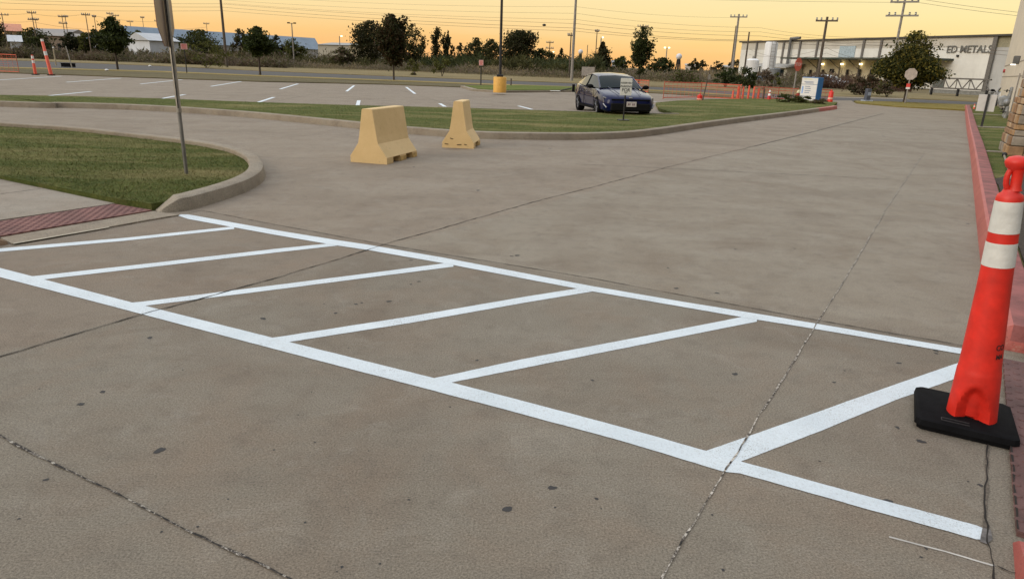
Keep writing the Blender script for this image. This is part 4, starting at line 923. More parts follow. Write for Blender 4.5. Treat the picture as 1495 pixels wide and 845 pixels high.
# ------------------------------------------------------------------ utility poles and wires
def upole(label, x, yt, d=None, base=None, arms=1, r=.16, m=None, arm_w=2.4, group='utility poles', lamp=None, ymin=-60):
    b = G(*base) if base else at(x, d)
    if base is None:
        for _ in range(4):   # keep the top over column x
            z = zat(b, yt); px = proj((b[0], b[1], z))[0]; xx = x+(x-px) if _ == 0 else xx+(x-px); b = at(xx, d)
    dd = math.hypot(*b); g0 = th(*b) if dd > 84 else 0; H = zat(b, yt)-g0
    t = thing('utility_pole', label, 'utility pole', (*b, g0), -math.atan2(*b), group)
    MB().tube((0, 0, -.3), (0, 0, H), r, r*.7, 10).build('pole', m or M_wood, t)
    for k in range(arms):
        za = H-.35-k*1.1; mb = MB(); mb.box((0, -.12, za), (arm_w*(1 if k == 0 else 1.15), .12, .14)); a = mb.build('crossarm', m or M_wood, t)
        for sx in (-.46, -.25, .25, .46): MB().lathe([(.05, .07), (.09, .12), (.06, .2), (.08, .26), (.03, .3)], 8, (sx*arm_w, -.12, za)).build('insulator', M_galv, a)
    if lamp: MB().tube((0, 0, H*.8), (lamp*1.6, 0, H*.85), .05, n=8).build('lamp_arm', M_greypole, t); MB().box((lamp*1.8, 0, H*.84), (.7, .3, .15)).build('lamp_head', mat('lit_lamp', (.8, .7, .5), .4, emit=(1, .85, .55), es=3), t)
    return t, b, H+g0
p325, b325, h325 = upole('tall leaning dark pole left of the middle, its top beyond the frame', 320.5, -16, 105, None, 1, .2)
p838, b838, h838 = upole('very tall pale pole right of the yellow based light pole', 842, -22, 76, None, 0, .16, M_greypole)
pR, bR, hR = upole('tall pole with two crossarms behind the yellow-green tree', 1322, -3, 72, None, 2, .13, M_greypole, 2.2)
p1078, b1078, h1078 = upole('tall grey pole with one crossarm left of the warehouse', 1079, 21, 98, None, 1, .17, M_greypole, 2.1)
p1207, b1207, h1207 = upole('tall dark pole with one crossarm before the warehouse wall', 1208, 25, 74, None, 1, .15, M_wood, 1.9)
for (lab, x, yt, d, arms, r, aw) in (('slim dark pole against the left end of the warehouse', 1094, 47, 92, 0, .12, 1), ('slim grey pole close left of the tall grey crossarm pole', 1074.5, 38, 130, 0, .1, 1),
    ('crossarm pole with two arms behind the sparse tree', 939, 36, 130, 2, .13, 1.9), ('slim pole with a small lamp above the cedar', 872, 43, 120, 1, .09, .7),
    ('thin pole right of the very tall pale pole', 858, 66, 160, 0, .1, 1), ('slim brown pole close left of the very tall pale pole', 834, 48, 95, 1, .1, .9),
    ('distant crossarm pole right of the big spiky tree', 803, 60, 150, 2, .12, 1.5), ('pair-armed far pole at the left edge', 2, 19, 160, 1, .15, 2),
    ('lattice-like double-armed far pole at left', 45.5, 16, 150, 2, .14, 1.3), ('thinner far pole just right of the lattice-like pole', 51, 26, 170, 1, .12, 1.2), ('left one of two close far poles above the dark conifer', 90, 22, 155, 2, .13, 1.2), ('right one of two close far poles above the dark conifer', 94.5, 22, 160, 1, .13, 1),
    ('far T-shaped pole left of the young tree', 124.5, 19, 140, 1, .14, 1.2), ('far plain thin pole left of the young tree', 137, 22, 150, 1, .12, .6), ('far pole behind the young tree, left', 160, 18, 170, 1, .14, 1.2), ('far double-armed pole behind the young tree, right', 168, 21, 190, 2, .14, 1.5),
    ('far pole between the young tree and the blue roof', 189.5, 30, 200, 1, .13, 1.4), ('far thin pole above the blue roof at left', 207.5, 24, 190, 1, .12, .8), ('far pole with an arm left of the octagonal sign', 230.5, 29, 200, 1, .13, 1.6), ('far pole above the blue roof right of the octagonal sign', 301, 33, 190, 1, .13, 1.3)):
    upole(lab, x, yt, d, None, arms, r*(.6 if x < 310 else 1), M_wood if x > 310 else mat('far_pole', (.2, .15, .11), .8), aw)
def street_lamp(lab, x, yt, d, twin=True, lit=False, head=.5):
    b = at(x, d); g0 = th(*b); H = zat(b, yt)-g0; t = thing('street_lamp', lab, 'street lamp', (*b, g0), -math.atan2(*b), 'distant street lamps')
    MB().tube((0, 0, 0), (0, 0, H), .12, .08, 8).build('pole', M_greypole, t)
    for sx in ((-1, 1) if twin else (1,)):
        MB().box((sx*head, 0, H), (head*.9, .25, .2)).build('lamp_head', mat('lit_lamp', (.8, .7, .5), .4, emit=(1, .85, .55), es=3) if lit else M_dark, t)
    if twin: MB().box((0, 0, H-.05), (head*2, .08, .08)).build('bracket', M_dark, t)
street_lamp('twin-headed dark street lamp above the pale green tree', 429, 34, 130)
street_lamp('small lit street lamp above the pale tan building', 497, 53, 150, False, True, .4)
street_lamp('small lit lamp just above the skyline near the sparse tree', 971, 70, 130, True, True, .35)
street_lamp('small lit lamp under the double-armed far pole in the middle', 805, 76, 150, False, True, .3)
street_lamp('small lit lamp beside the thin pole above the cedar', 875, 55, 118, False, True, .25)
# round white tanks / radar balls
for lab, x, y, r, d in (('round white ball on a lattice stand right of the sparse tree', 989.5, 83, 4, 260), ('round white water tower ball right of the very tall pale pole', 846.5, 76, 3.2, 300)):
    b = at(x, d); zc = zat(b, y); rr = r*d/1000; t = thing('ball_tower', lab, 'water tower', (*b, 0))
    MB().sphere((0, 0, zc), rr, 20).build('ball', mat('ball_white', (.62, .62, .66), .5, var=.05), t, smooth=True)
    mb = MB(); [mb.tube((math.cos(a)*rr*1.2, math.sin(a)*rr*1.2, -3), (math.cos(a)*rr*.4, math.sin(a)*rr*.4, zc-rr*.8), .22, n=6) for a in (0, 1.57, 3.14, 4.71)]; mb.box((0, 0, zc-rr*1.6), (rr*.9, rr*.9, rr)); mb.build('stand', M_dark, t)
# wires: straight spans with sag between pole planes
def depth_pt(x, y, d):
    v = ray(x, y); n = math.hypot(v[0], v[1]); t_ = d/n; return np.array([v[0]*t_, v[1]*t_, EYE+v[2]*t_])
NW = [0]
def wire(label, pts, sag=.0, r=.022):
    r *= .62
    P = []
    for (a, b) in zip(pts, pts[1:]):
        A, B = depth_pt(*a), depth_pt(*b); k = 14
        for i in range(k+1 if b is pts[-1] else k):
            s = i/k; p = A+(B-A)*s; p[2] -= 4*sag*s*(1-s); P.append(p)
    mb = MB(); vs = []; n = 5
    for i, p in enumerate(P):
        a = P[max(0, i-1)]; b = P[min(len(P)-1, i+1)]; t_ = (b-a)/np.linalg.norm(b-a); u_ = np.cross(t_, [0, 0, 1]); u_ /= np.linalg.norm(u_); w_ = np.cross(t_, u_)
        vs += [p+(u_*math.cos(2*math.pi*j/n)+w_*math.sin(2*math.pi*j/n))*r for j in range(n)]
    mb.add(vs, [(i*n+j, i*n+(j+1) % n, (i+1)*n+(j+1) % n, (i+1)*n+j) for i in range(len(P)-1) for j in range(n)])
    return tag(mb.build('power_line', M_wire), label, 'power line', 'power lines across the sky')
D0, D1, D2, D3 = 108, 105, 76, 72
wire('power line passing the leaning pole just below the top of the frame', [(-120, -6, D0), (322, 6, D1), (842, 35, D2), (1110, 53, 74), (1330, 62, D3), (1560, 76, 74)], .25)
wire('second thin line down at the leaning pole, with the thicker look', [(-120, -1, D0), (323, 10.8, D1), (841, 41.5, D2), (1110, 59.5, 74), (1330, 66, D3)], .25, .026)
wire('third line down at the leaning pole', [(-120, 10, D0), (324, 16, D1), (841, 46, D2), (1110, 60.8, 74)], .22)
wire('faint line starting at the leaning pole, running to the pale pole', [(327, .5, D1), (842, 20, D2), (1110, 41, 74), (1300, 55, D3)], .3, .016)
wire('faint line just under the upper one, right of the leaning pole', [(327, 5, D1), (842, 29, D2), (1110, 47, 74), (1322, 58, D3)], .3, .017)
wire('highest faint line across the middle of the sky', [(400, -3, D1), (842, 10.3, D2), (1077, 26, 98)], .3, .014)
wire('thin line at the very top of the sky over the warehouse', [(990, -1, 90), (1300, 4, D3), (1323, 4, D3)], .05, .018)
wire('upper one of the two lines leaving the double crossarm pole to the right', [(1331, -3, D3), (1560, 26, 66)], .1, .02)
wire('lower one of the two lines leaving the double crossarm pole to the right', [(1331, 2.5, D3), (1560, 31, 66)], .1, .02)
wire('line across the upper wall of the warehouse', [(1207, 62, 74), (1322, 66, D3), (1440, 78, 70), (1560, 84, 70)], .1, .022)
wire('lower drooping line before the warehouse wall', [(1094, 72, 90), (1207, 78, 74), (1322, 70, D3)], .7, .018)
wire('lowest drooping line before the warehouse wall', [(1094, 80, 90), (1207, 70, 74), (1300, 84, 73)], .5, .018)
wire('far faint line at left between the distant poles', [(-60, 25, 170), (46, 32, 150), (160, 44, 165), (301, 40, 188)], .4, .03)
wire('upper far faint line at left between the distant poles', [(-60, 16, 170), (46, 20, 150), (124, 21, 140), (230, 32, 195)], .4, .03)
p = depth_pt(794.5, 37, 78); t = tag(MB().sphere((0, 0, 0), .17, 12, sc=(1.2, .8, .75)).build('cable_splice', M_dark, smooth=True), 'small dark oval splice case hanging on the lines in the middle of the sky', 'cable splice'); t.location = p
# ------------------------------------------------------------------ orange safety fences
def fence(label, px, Hpx_top, first=True):
    """px: list of (x, y_bottom_rail, y_top)"""
    root = None; pts = []
    b0 = G(px[0][0], px[0][1]); t = thing('safety_fence', label, 'fence', (*b0, 0), 0, 'orange mesh safety fences')
    W3 = []
    for x, yb_, yt in px:
        b = G(x, yb_); W3.append((b[0]-b0[0], b[1]-b0[1], zat(b, yt)))
    for (x, y, z) in W3: MB().tube((x, y, 0), (x, y, z+.05), .022, n=6).build('post', mat('fence_post_orange', (.4, .12, .07), .7), t)
    mb = MB()
    for a, b in zip(W3, W3[1:]):
        L = math.hypot(b[0]-a[0], b[1]-a[1]); ns = 9
        for k in range(ns):
            f = k/(ns-1); th_ = .03 if k in (0, ns-1) else (.022 if k == 6 else .006)
            mb.tube((a[0], a[1], .08+(a[2]-.08)*f), (b[0], b[1], .08+(b[2]-.08)*f), th_, n=4)
        for j in range(1, max(2, int(L/.35))):
            s = j/max(2, int(L/.35)); p = [a[i]+(b[i]-a[i])*s for i in range(3)]; mb.tube((p[0], p[1], .08), (p[0], p[1], p[2]), .006, n=4)
    mb.build('mesh_panel', mat('fence_orange', (.62, .1, .05), .6), t); return t
fence('orange mesh fence cut by the left edge of the frame', [(-60, 104, 77), (-20, 105, 78), (28, 107, 80.5)], 0)
fence('orange mesh fence right of the blue car', [(968, 145, 120), (1022, 144, 121.5), (1080, 146.5, 124.5)], 0)
fence('short piece of orange mesh fence just behind the right side of the car', [(926, 134, 117), (946, 136, 118)], 0)
fence('orange mesh fence between the red cone and the blue and white sign', [(1100, 147.3, 127), (1135, 146, 128.5), (1163, 146.5, 130)], 0)
fence('orange mesh fence between the sign block and the orange barrel', [(1196, 149, 131), (1210, 149, 132)], 0)
# ------------------------------------------------------------------ VEHICLES
def carpaint(name, col, metal=.55):
    m, nt, bs = newmat(name); bs.inputs['Base Color'].default_value = (*col, 1); bs.inputs['Metallic'].default_value = metal; bs.inputs['Roughness'].default_value = .32
    bs.inputs['Coat Weight'].default_value = 1; bs.inputs['Coat IOR'].default_value = 1.24; bs.inputs['Coat Roughness'].default_value = .02; bs.inputs['Specular IOR Level'].default_value = .1
    f = noise(nt, coords(nt), 220, 2); nt.links.new(ramp(nt, f, [(.4, tuple(c*.85 for c in col)), (.6, tuple(c*1.15 for c in col))]), bs.inputs['Base Color']); return m
def sedan(label, loc, rz, paint, scale=1.0, name='parked_car', cat='car', group=None, fine=True):
    t = thing(name, label, cat, loc, rz, group); t.scale = (scale, scale, scale*.955)
    # ---- body loft
    ST = [  # x, half width, zbottom, ztop(shoulder), crown(center top)
        (2.37, .60, .30, .56, .60), (2.34, .70, .24, .62, .66), (2.25, .80, .21, .68, .72), (2.05, .875, .2, .74, .79), (1.75, .905, .2, .80, .86), (1.4, .915, .2, .85, .92), (1.0, .915, .2, .90, .97),
        (.6, .91, .2, .92, .98), (0, .91, .2, .935, .97), (-.6, .91, .2, .95, .98), (-1.1, .915, .2, .97, 1.0), (-1.5, .915, .2, .985, 1.03), (-1.85, .90, .21, .99, 1.06), (-2.1, .87, .24, .99, 1.07), (-2.28, .80, .30, .97, 1.05), (-2.36, .72, .38, .92, .98)]
    def sec(x, w, zb, zt, zc):
        h = zt-zb
        pts = [(0, zb), (w*.86, zb), (w*.95, zb+.06), (w*.965, zb+h*.3), (w, zb+h*.52), (w*.985, zb+h*.66), (w*.955, zb+h*.8), (w*.915, zt-.02), (w*.86, zt+(zc-zt)*.25), (w*.5, zt+(zc-zt)*.8), (0, zc)]
        return [(x, y, z) for y, z in pts]+[(x, -y, z) for y, z in reversed(pts[1:-1])]
    S = [sec(*s) for s in ST]; n = len(S[0]); vs = sum(S, [])
    fs = [(k*n+i, k*n+(i+1) % n, (k+1)*n+(i+1) % n, (k+1)*n+i) for k in range(len(S)-1) for i in range(n)]+[tuple(range(n)), tuple((len(S)-1)*n+i for i in range(n-1, -1, -1))]
    fs = [f[::-1] for f in fs]
    mb = MB(); mb.add(vs, fs); body = mb.build('body', paint, t, smooth=True)
    # wheel arches
    cut = MB()
    for wx in (1.40, -1.36): cut.tube((wx, -1.2, .335), (wx, 1.2, .335), .385, n=32)
    co = cut.build('cutter_tmp', M_black)
    md = body.modifiers.new('b', 'BOOLEAN'); md.object = co; md.operation = 'DIFFERENCE'; md.solver = 'EXACT'
    dgp = bpy.context.evaluated_depsgraph_get(); nm = bpy.data.meshes.new_from_object(body.evaluated_get(dgp)); body.modifiers.clear(); body.data = nm; bpy.data.objects.remove(co)
    nm.polygons.foreach_set('use_smooth', [True]*len(nm.polygons)); nm.set_sharp_from_angle(angle=R(35))
    # inner dark floor
    MB().box((0, 0, .42), (3.9, 1.5, .35)).build('underbody', M_black, t)
    # ---- greenhouse
    GHs = [(1.12, .73, .935, .70, .955), (.72, .775, .945, .63, 1.19), (.32, .80, .95, .585, 1.355), (0, .82, .955, .595, 1.42), (-.45, .825, .965, .60, 1.445), (-.95, .82, .98, .585, 1.42), (-1.35, .81, 1.0, .575, 1.37), (-1.8, .77, 1.03, .56, 1.26), (-2.2, .70, 1.05, .54, 1.1)]
    V = []
    for (x, wb, zb, wt, zt) in GHs: V.append([(x, wb, zb), (x, wt+.035, zt-.045 if zt-.045 > zb else zb), (x, wt-.06, zt), (x, 0, zt+.03), (x, -wt+.06, zt), (x, -wt-.035, zt-.045 if zt-.045 > zb else zb), (x, -wb, zb)])
    def patch(name, k0, k1, cols_, m, parent=t, push=0, smooth=True):
        q = MB()
        for k in range(k0, k1):
            for c in cols_:
                a, b, c2, d = V[k][c], V[k][c+1], V[k+1][c+1], V[k+1][c]; q.add([a, b, c2, d], [(0, 3, 2, 1)])
        o = q.build(name, m, parent, smooth=smooth); return o
    patch('windshield', 0, 2, (1, 2, 3, 4), M_glass); patch('roof', 2, 6, (1, 2, 3, 4), paint); patch('rear_window', 6, 8, (1, 2, 3, 4), M_glass)
    sg = mat('side_glass', (.35, .36, .36), .05, 0, .05, spec=1, metal=.0) if False else M_glass
    for side in (0, 5):
        for (k0, k1) in ((0, 4), (4, 6), (6, 8)): patch('side_window' if k0 < 6 else 'rear_pillar', k0, k1, (side,), M_glassside if k0 < 6 else paint)
    for s_ in (1, -1):      # pillars
        pl = MB(); pl.tube((1.12, s_*.735, .94), (.32, s_*.622, 1.325), .028, n=8); pl.tube((.32, s_*.622, 1.325), (-.45, s_*.637, 1.405), .022, n=8); pl.tube((-.45, s_*.637, 1.405), (-1.35, s_*.612, 1.33), .024, n=8); pl.tube((-1.35, s_*.612, 1.33), (-2.2, s_*.575, 1.06), .03, n=8)
        pl.build('roof_pillar', paint, t, smooth=True)
        pb = MB(); pb.tube((-.42, s_*.83, .95), (-.45, s_*.64, 1.39), .026, n=8); pb.build('door_pillar', M_black, t)
        # mirrors
        mm = MB(); mm.sphere((.78, s_*1.0, .99), .115, 14, sc=(.75, 1.05, .65)); mm.tube((.82, s_*.82, .93), (.8, s_*.95, .96), .03, n=8); mm.build('door_mirror', M_black, t, smooth=True)
        for dx in (.02, -.98): MB().box((dx, s_*.915, .79), (.2, .03, .03)).build('door_handle', paint, t, bevel=.008)
        MB().box((-.0, s_*.905, .27), (2.1, .04, .09)).build('sill', M_black, t, bevel=.01)
        # wheels
        for wx in (1.40, -1.36):
            ww = thing_part('wheel', t, (wx, s_*.80, .335))
            MB().add(*lathe_y([(.22, -.11), (.315, -.115), (.335, -.09), (.335, .09), (.315, .115), (.22, .11)], 32)).build('tyre', M_black, ww, smooth=True)
            rm = MB(); rm.add(*lathe_y([(.225, s_*.1), (.215, s_*.105), (.205, s_*.06), (.0, s_*.05)], 28)); 
            for k in range(5):
                a = k*2*math.pi/5; c_, d_ = math.cos(a), math.sin(a)
                for off_ in (-.2, .2): rm.tube((0, s_*.09, 0), (math.cos(a+off_)*.21, s_*.1, math.sin(a+off_)*.21), .02, n=6)
            rm.build('rim', mat('rim_dark', (.12, .12, .13), .35, .8), ww)
        # headlight and fog trim
        hl = MB(); hl.tube((2.30, s_*.62, .605), (2.03, s_*.855, .665), .028, n=8); hl.tube((2.03, s_*.855, .665), (2.12, s_*.84, .50), .022, n=8); hl.build('headlight', mat('headlight', (.12, .11, .11), .12, .3), t, smooth=True)
        MB().sphere((2.22, s_*.745, .52), .05, 10).build('fog_lamp', mat('lens', (.5, .45, .35), .1), t, smooth=True)
        vt = MB(); vt.tube((2.26, s_*.78, .34), (2.14, s_*.87, .46), .028, n=8); vt.build('corner_trim', mat('trim_silver', (.25, .25, .27), .3, .6), t)
        MB().sphere((-2.33, s_*.6, .8), .12, 10, sc=(.3, 1.5, .6)).build('tail_light', mat('tail_red', (.4, .02, .02), .25), t)
    MB().box((2.335, 0, .61), (.09, 1.3, .05)).build('light_bar', M_black, t, bevel=.01)
    MB().box((2.345, 0, .37), (.09, 1.34, .27)).build('grille', mat('grille_black', (.004, .004, .005), .6, spec=.2), t, bevel=.04)
    pt = MB(); pt.box((2.40, 0.02, .47), (.02, .33, .17)); plate = pt.build('license_plate', mat('plate', (.55, .5, .48), .5), t, bevel=.004)
    pm = MB(); [pm.box((2.4115, y, .465), (.003, .035, .07)) for y in (-.09, -.04, .06, .11)]; pm.build('lettering', mat('plate_mark', (.2, .12, .14), .6), plate)
    MB().sphere((2.33, 0, .675), .05, 10, sc=(.3, 1.5, .5)).build('emblem', M_galv, t, smooth=True)
    for s_ in (1, -1):
        cr = MB(); cr.path([(1.0, s_*.46, .995), (1.7, s_*.42, .915), (2.2, s_*.36, .79)], .012, 6); cr.build('hood_crease', paint, t, smooth=True)
        for dx in (.98, -.42, -1.15): MB().box((dx, s_*.912, .6), (.012, .012, .55)).build('panel_gap', M_black, t)
    # interior seats
    it = MB(); [it.box((-.15, y, .95), (.12, .4, .55)) for y in (-.38, .38)]; [it.sphere((-.15, y, 1.25), .1, 8, sc=(.5, 1.2, .8)) for y in (-.38, .38)]; it.box((.75, 0, .92), (.4, 1.3, .08)); it.build('interior', mat('seat_grey', (.05, .05, .055), .8), t)
    return t
def thing_part(name, parent, loc):
    o = bpy.data.objects.new(name, None); C.objects.link(o); o.parent = parent; o.location = loc; o.empty_display_size = .1; return o
def lathe_y(prof, n):
    vs = [(r*math.cos(2*math.pi*i/n), y, r*math.sin(2*math.pi*i/n)) for r, y in prof for i in range(n)]
    fs = [(k*n+i, k*n+(i+1) % n, (k+1)*n+(i+1) % n, (k+1)*n+i) for k in range(len(prof)-1) for i in range(n)]
    return vs, fs
M_glassside = mat('side_glass', (.02, .026, .03), .03, var=.05, spec=.5); M_glassside.node_tree.nodes['Principled BSDF'].inputs['IOR'].default_value = 1.3
sedan('dark blue sedan parked facing the camera beyond the median', (3.16, 24.15, 0), R(-81.5), carpaint('paint_blue', (.0014, .0045, .042), .0), .94)
b = at(1212, 92); sedan('silver hatchback parked by the warehouse under the canopy', (*b, -.08), R(-58), carpaint('paint_silver', (.5, .52, .55), .6), 1.05, name='parked_car')
b = at(1486, 50); sedan('white car partly hidden behind the gas meter pipes at right', (b[0], b[1], -.08), R(62), carpaint('paint_white', (.6, .62, .66), .1), 1.0, name='parked_car')
# ------------------------------------------------------------------ WAREHOUSE
HW = None
Bp = np.array(G(1440, 134)); top = zat(Bp, 52.8)
lo, hi = 60., 260.
for _ in range(40):
    m_ = (lo+hi)/2
    if zat(at(1087, m_), 62.5) < top: lo = m_
    else: hi = m_
Ap = np.array(at(1078, lo)); u = (Bp-Ap)/np.linalg.norm(Bp-Ap); Lw = np.linalg.norm(Bp-Ap); angw = math.atan2(u[1], u[0])
WL = Lw+22
wh = thing('warehouse', 'long pale metal warehouse with METALS lettering and a dark canopy', 'warehouse', (*Ap, 0), angw)
def onw(x, y):
    d = ray(x, y); M2 = np.array([[u[0], -d[0]], [u[1], -d[1]]]); s, t_ = np.linalg.solve(M2, -Ap); return float(s), float(EYE+d[2]*t_)
M_wup = corrugated('wall_upper', (.5, .47, .41), 40); M_wlo = corrugated('wall_lower', (.66, .65, .61), 40); M_wgr = corrugated('wall_grey', (.42, .42, .41), 40); M_trim = mat('trim_dark', (.05, .045, .04), .6)
s_left = 0.0
zmid = onw(1400, 68)[1]; zmid = min(zmid, top*.8)
s58 = onw(1448, 90)[0]
MB().box((s58/2, 6, zmid/2), (s58, 12, zmid)).build('lower_wall', M_wlo, wh)
MB().box((s58/2, 6.02, (zmid+top)/2+.01), (s58, 11.96, top-zmid)).build('upper_wall', M_wup, wh)
MB().box((s58+11, 6.1, zmid/2), (22, 11.8, zmid)).build('lower_wall', M_wgr, wh)
MB().box((s58+11, 6.12, (zmid+top)/2+.01), (22, 11.76, top-zmid)).build('upper_wall', mat('wall_olive', (.27, .25, .17), .7), wh)
MB().box((WL/2-.2, 6, top+.08), (WL+.6, 12.5, .22)).build('roof_trim', M_trim, wh)
for x in (1103, 1142, 1166, 1191, 1258, 1283.5, 1448):
    s_ = onw(x, 85)[0]; z_ = .0 if x > 1400 or x < 1170 else onw(x, 88)[1]; MB().box((s_, -.08, (top+z_)/2), (.35 if x < 1400 else .5, .16, top-z_)).build('pilaster', mat('pilaster_grey', (.13, .12, .11), .7), wh)
# canopy
c0, zc0 = onw(1166, 87); c1, zc1 = onw(1392, 90); zc = zc0
cn = MB(); cn.box(((c0+c1)/2, -1.9, zc+.1), (c1-c0, 3.8, .22)); canopy = cn.build('canopy', mat('canopy_green', (.03, .045, .035), .5), wh)
for x in (1195, 1228, 1256, 1300, 1340):
    s_ = onw(x, 95)[0]; k_ = MB(); k_.tube((s_, -.1, zc-1.4), (s_, -2.4, zc-.1), .07, n=6); k_.tube((s_, -.2, 0), (s_, -.2, zc), .09, n=6); k_.build('brace', mat('pilaster_grey', (0,)*3), canopy)
s0, _ = onw(1168, 100); s1, _ = onw(1286, 100)
MB().box(((s0+s1)/2, -.02, zc/2), (s1-s0, .05, zc-.1)).build('dock_wall', corrugated('wall_cream', (.6, .54, .39), 40), wh)
for x in (1202.5, 1231, 1258.5):
    s_, z_ = onw(x, 94); lp = MB(); lp.box((s_, -.25, z_), (.35, .25, .2)); lp.build('wall_lamp', mat('lamp_glow', (.9, .8, .5), .4, emit=(1, .82, .45), es=4), wh)
    L = bpy.data.lights.new('dock_light', 'POINT'); L.energy = 5; L.color = (1, .75, .4); L.shadow_soft_size = .2; lo_ = bpy.data.objects.new('dock_light', L); C.objects.link(lo_); lo_.parent = wh; lo_.location = (s_, -.9, z_-.3)
s_, z_ = onw(1237, 76); MB().box((s_, -.06, z_), (3.0, .1, 1.7)).build('window', mat('window_blue', (.34, .42, .47), .2), wh)
for x, w in ((1215, .9),):
    s_, z_ = onw(x, 104); MB().box((s_, -.07, z_), (.9, .08, .6)).build('window', M_glass, wh)
for x in (1185, 1203, 1239, 1257, 1274): s_, z_ = onw(x, 108); MB().box((s_, -.35, z_-.5), (.25, .25, 2.2)).build('dock_post', M_dark, wh)
# lettering, height from rows
s_a, z_a = onw(1383, 73.5); s_b, z_b = onw(1449, 72)
lt = text_mb('ED METALS', 1.05, .03, 'lettering', mat('letter_dark', (.12, .12, .11), .6), wh, Matrix.Translation(((s_a+s_b)/2, -.09, (z_a+z_b)/2)) @ STAND)
bb = [v.co.x for v in lt.data.vertices]; kx = (s_b-s_a)/(max(bb)-min(bb)); by_ = [v.co.y for v in lt.data.vertices]
hl_ = abs(onw(1415, 69)[1]-onw(1415, 80)[1]); ky = hl_/(max(by_)-min(by_))
for v in lt.data.vertices: v.co.x *= kx; v.co.y *= ky
# wall lamp on lettering wall
s_, z_ = onw(1399, 82); MB().box((s_, -.12, z_), (.25, .2, .25)).build('wall_fitting', M_dark, wh)
# shed roof lean-to (left)
s0, z0 = onw(1112, 99); s1, _ = onw(1176, 99)
sh = thing('lean_to_shed', 'low lean-to shed with a grey roof at the foot of the warehouse wall', 'shed', (float(Ap[0]+u[0]*s0), float(Ap[1]+u[1]*s0), 0), angw); Ls = s1-s0
mb = MB(); mb.add([(0, -.2, 2.9), (Ls, -.2, 2.9), (Ls, -4, 2.3), (0, -4, 2.3), (0, -.2, 2.75), (Ls, -.2, 2.75), (Ls, -4, 2.15), (0, -4, 2.15)], [(0, 3, 2, 1), (4, 5, 6, 7), (3, 7, 6, 2), (0, 4, 7, 3), (1, 2, 6, 5)]); mb.build('roof', mat('shed_roof', (.3, .29, .27), .6), sh)
MB().box((Ls*.72, -1.8, 1.15), (Ls*.5, 3.2, 2.2)).build('wall', mat('shed_wall', (.34, .32, .26), .7), sh)
for f in (.02, .3): MB().tube((Ls*f, -3.8, 0), (Ls*f, -3.8, 2.2), .07, n=8).build('post', M_dark, sh)
for f in (.62, .86): MB().box((Ls*f, -3.42, 1.4), (1.0, .06, 1.1)).build('window', M_glass, sh)
# white tank
b = at(1121, 96); zt = zat(b, 61); g = thing('storage_tank', 'tall white cylindrical tank before the left part of the warehouse', 'tank', (*b, 0)); rr = 8*96/1000
MB().lathe([(rr, 0), (rr, zt-.25), (rr*.85, zt-.05), (rr*.3, zt)], 32).build('tank_body', mat('tank_white', (.66, .66, .66), .4, var=.05, bmp=.05), g, smooth=True)
mb = MB(); [mb.tube((s_*.25, -rr-.12, 0), (s_*.25, -rr-.12, zt), .03, n=6) for s_ in (-1, 1)]; [mb.tube((-.25, -rr-.12, z), (.25, -rr-.12, z), .02, n=6) for z in np.arange(.3, zt, .4)]; mb.build('ladder', M_greypole, g)
b = at(1097, 97); zt = zat(b, 86); g = thing('storage_tank', 'short white tank left of the tall one', 'tank', (*b, 0)); MB().lathe([(.8, 0), (.8, zt-.2), (.5, zt)], 24).build('tank_body', mat('tank_white', (0,)*3), g, smooth=True); MB().tube((0, 0, zt-.05), (0, 0, zt+.3), .1, n=8).build('vent', M_greypole, g)
# exhaust duct
s_, zd = onw(1153, 92); s2_, ze = onw(1157, 57); du = thing('exhaust_duct', 'dark vertical exhaust duct bending over the warehouse roof edge', 'duct', (float(Ap[0]+u[0]*s_), float(Ap[1]+u[1]*s_), 0), angw)
mb = MB(); mb.path([(0, -.5, zd-.6), (0, -.5, top+.35), (1.9, -.3, top+.45)], .22, 10); mb.sphere((0, -.5, top+.38), .22, 10); mb.build('duct_pipe', mat('duct_grey', (.13, .13, .13), .5, .3), du); MB().box((0, -.5, zd-.9), (.8, .8, .7)).build('blower', M_dark, du)
# ground-level machinery
b = at(1111, 90); g = thing('machinery_skid', 'dark blue-grey machinery boxes at the foot of the white tank', 'machinery', (*b, 0), angw); MB().box((0, 0, .7), (1.4, .9, 1.4)).build('cabinet', mat('mach_blue', (.1, .12, .17), .6), g, bevel=.05); MB().box((1.3, .1, .45), (.9, .8, .9)).build('pump_box', mat('mach_grey', (.15, .15, .16), .6), g, bevel=.05); MB().tube((-.3, 0, 1.4), (-.3, 0, 2.1), .09, n=8).build('stack', M_dark, g)
b = at(1131, 88); g = thing('waste_bin', 'dark grey drum-like bin before the lean-to shed', 'bin', (*b, 0)); z_ = zat(b, 101); MB().lathe([(.55, 0), (.6, z_*.9), (.62, z_), (.5, z_+.05)], 20).build('bin_body', mat('bin_grey', (.16, .17, .18), .6), g, smooth=True); MB().box((0, 0, z_+.08), (.3, .05, .06)).build('handle', M_dark, g)
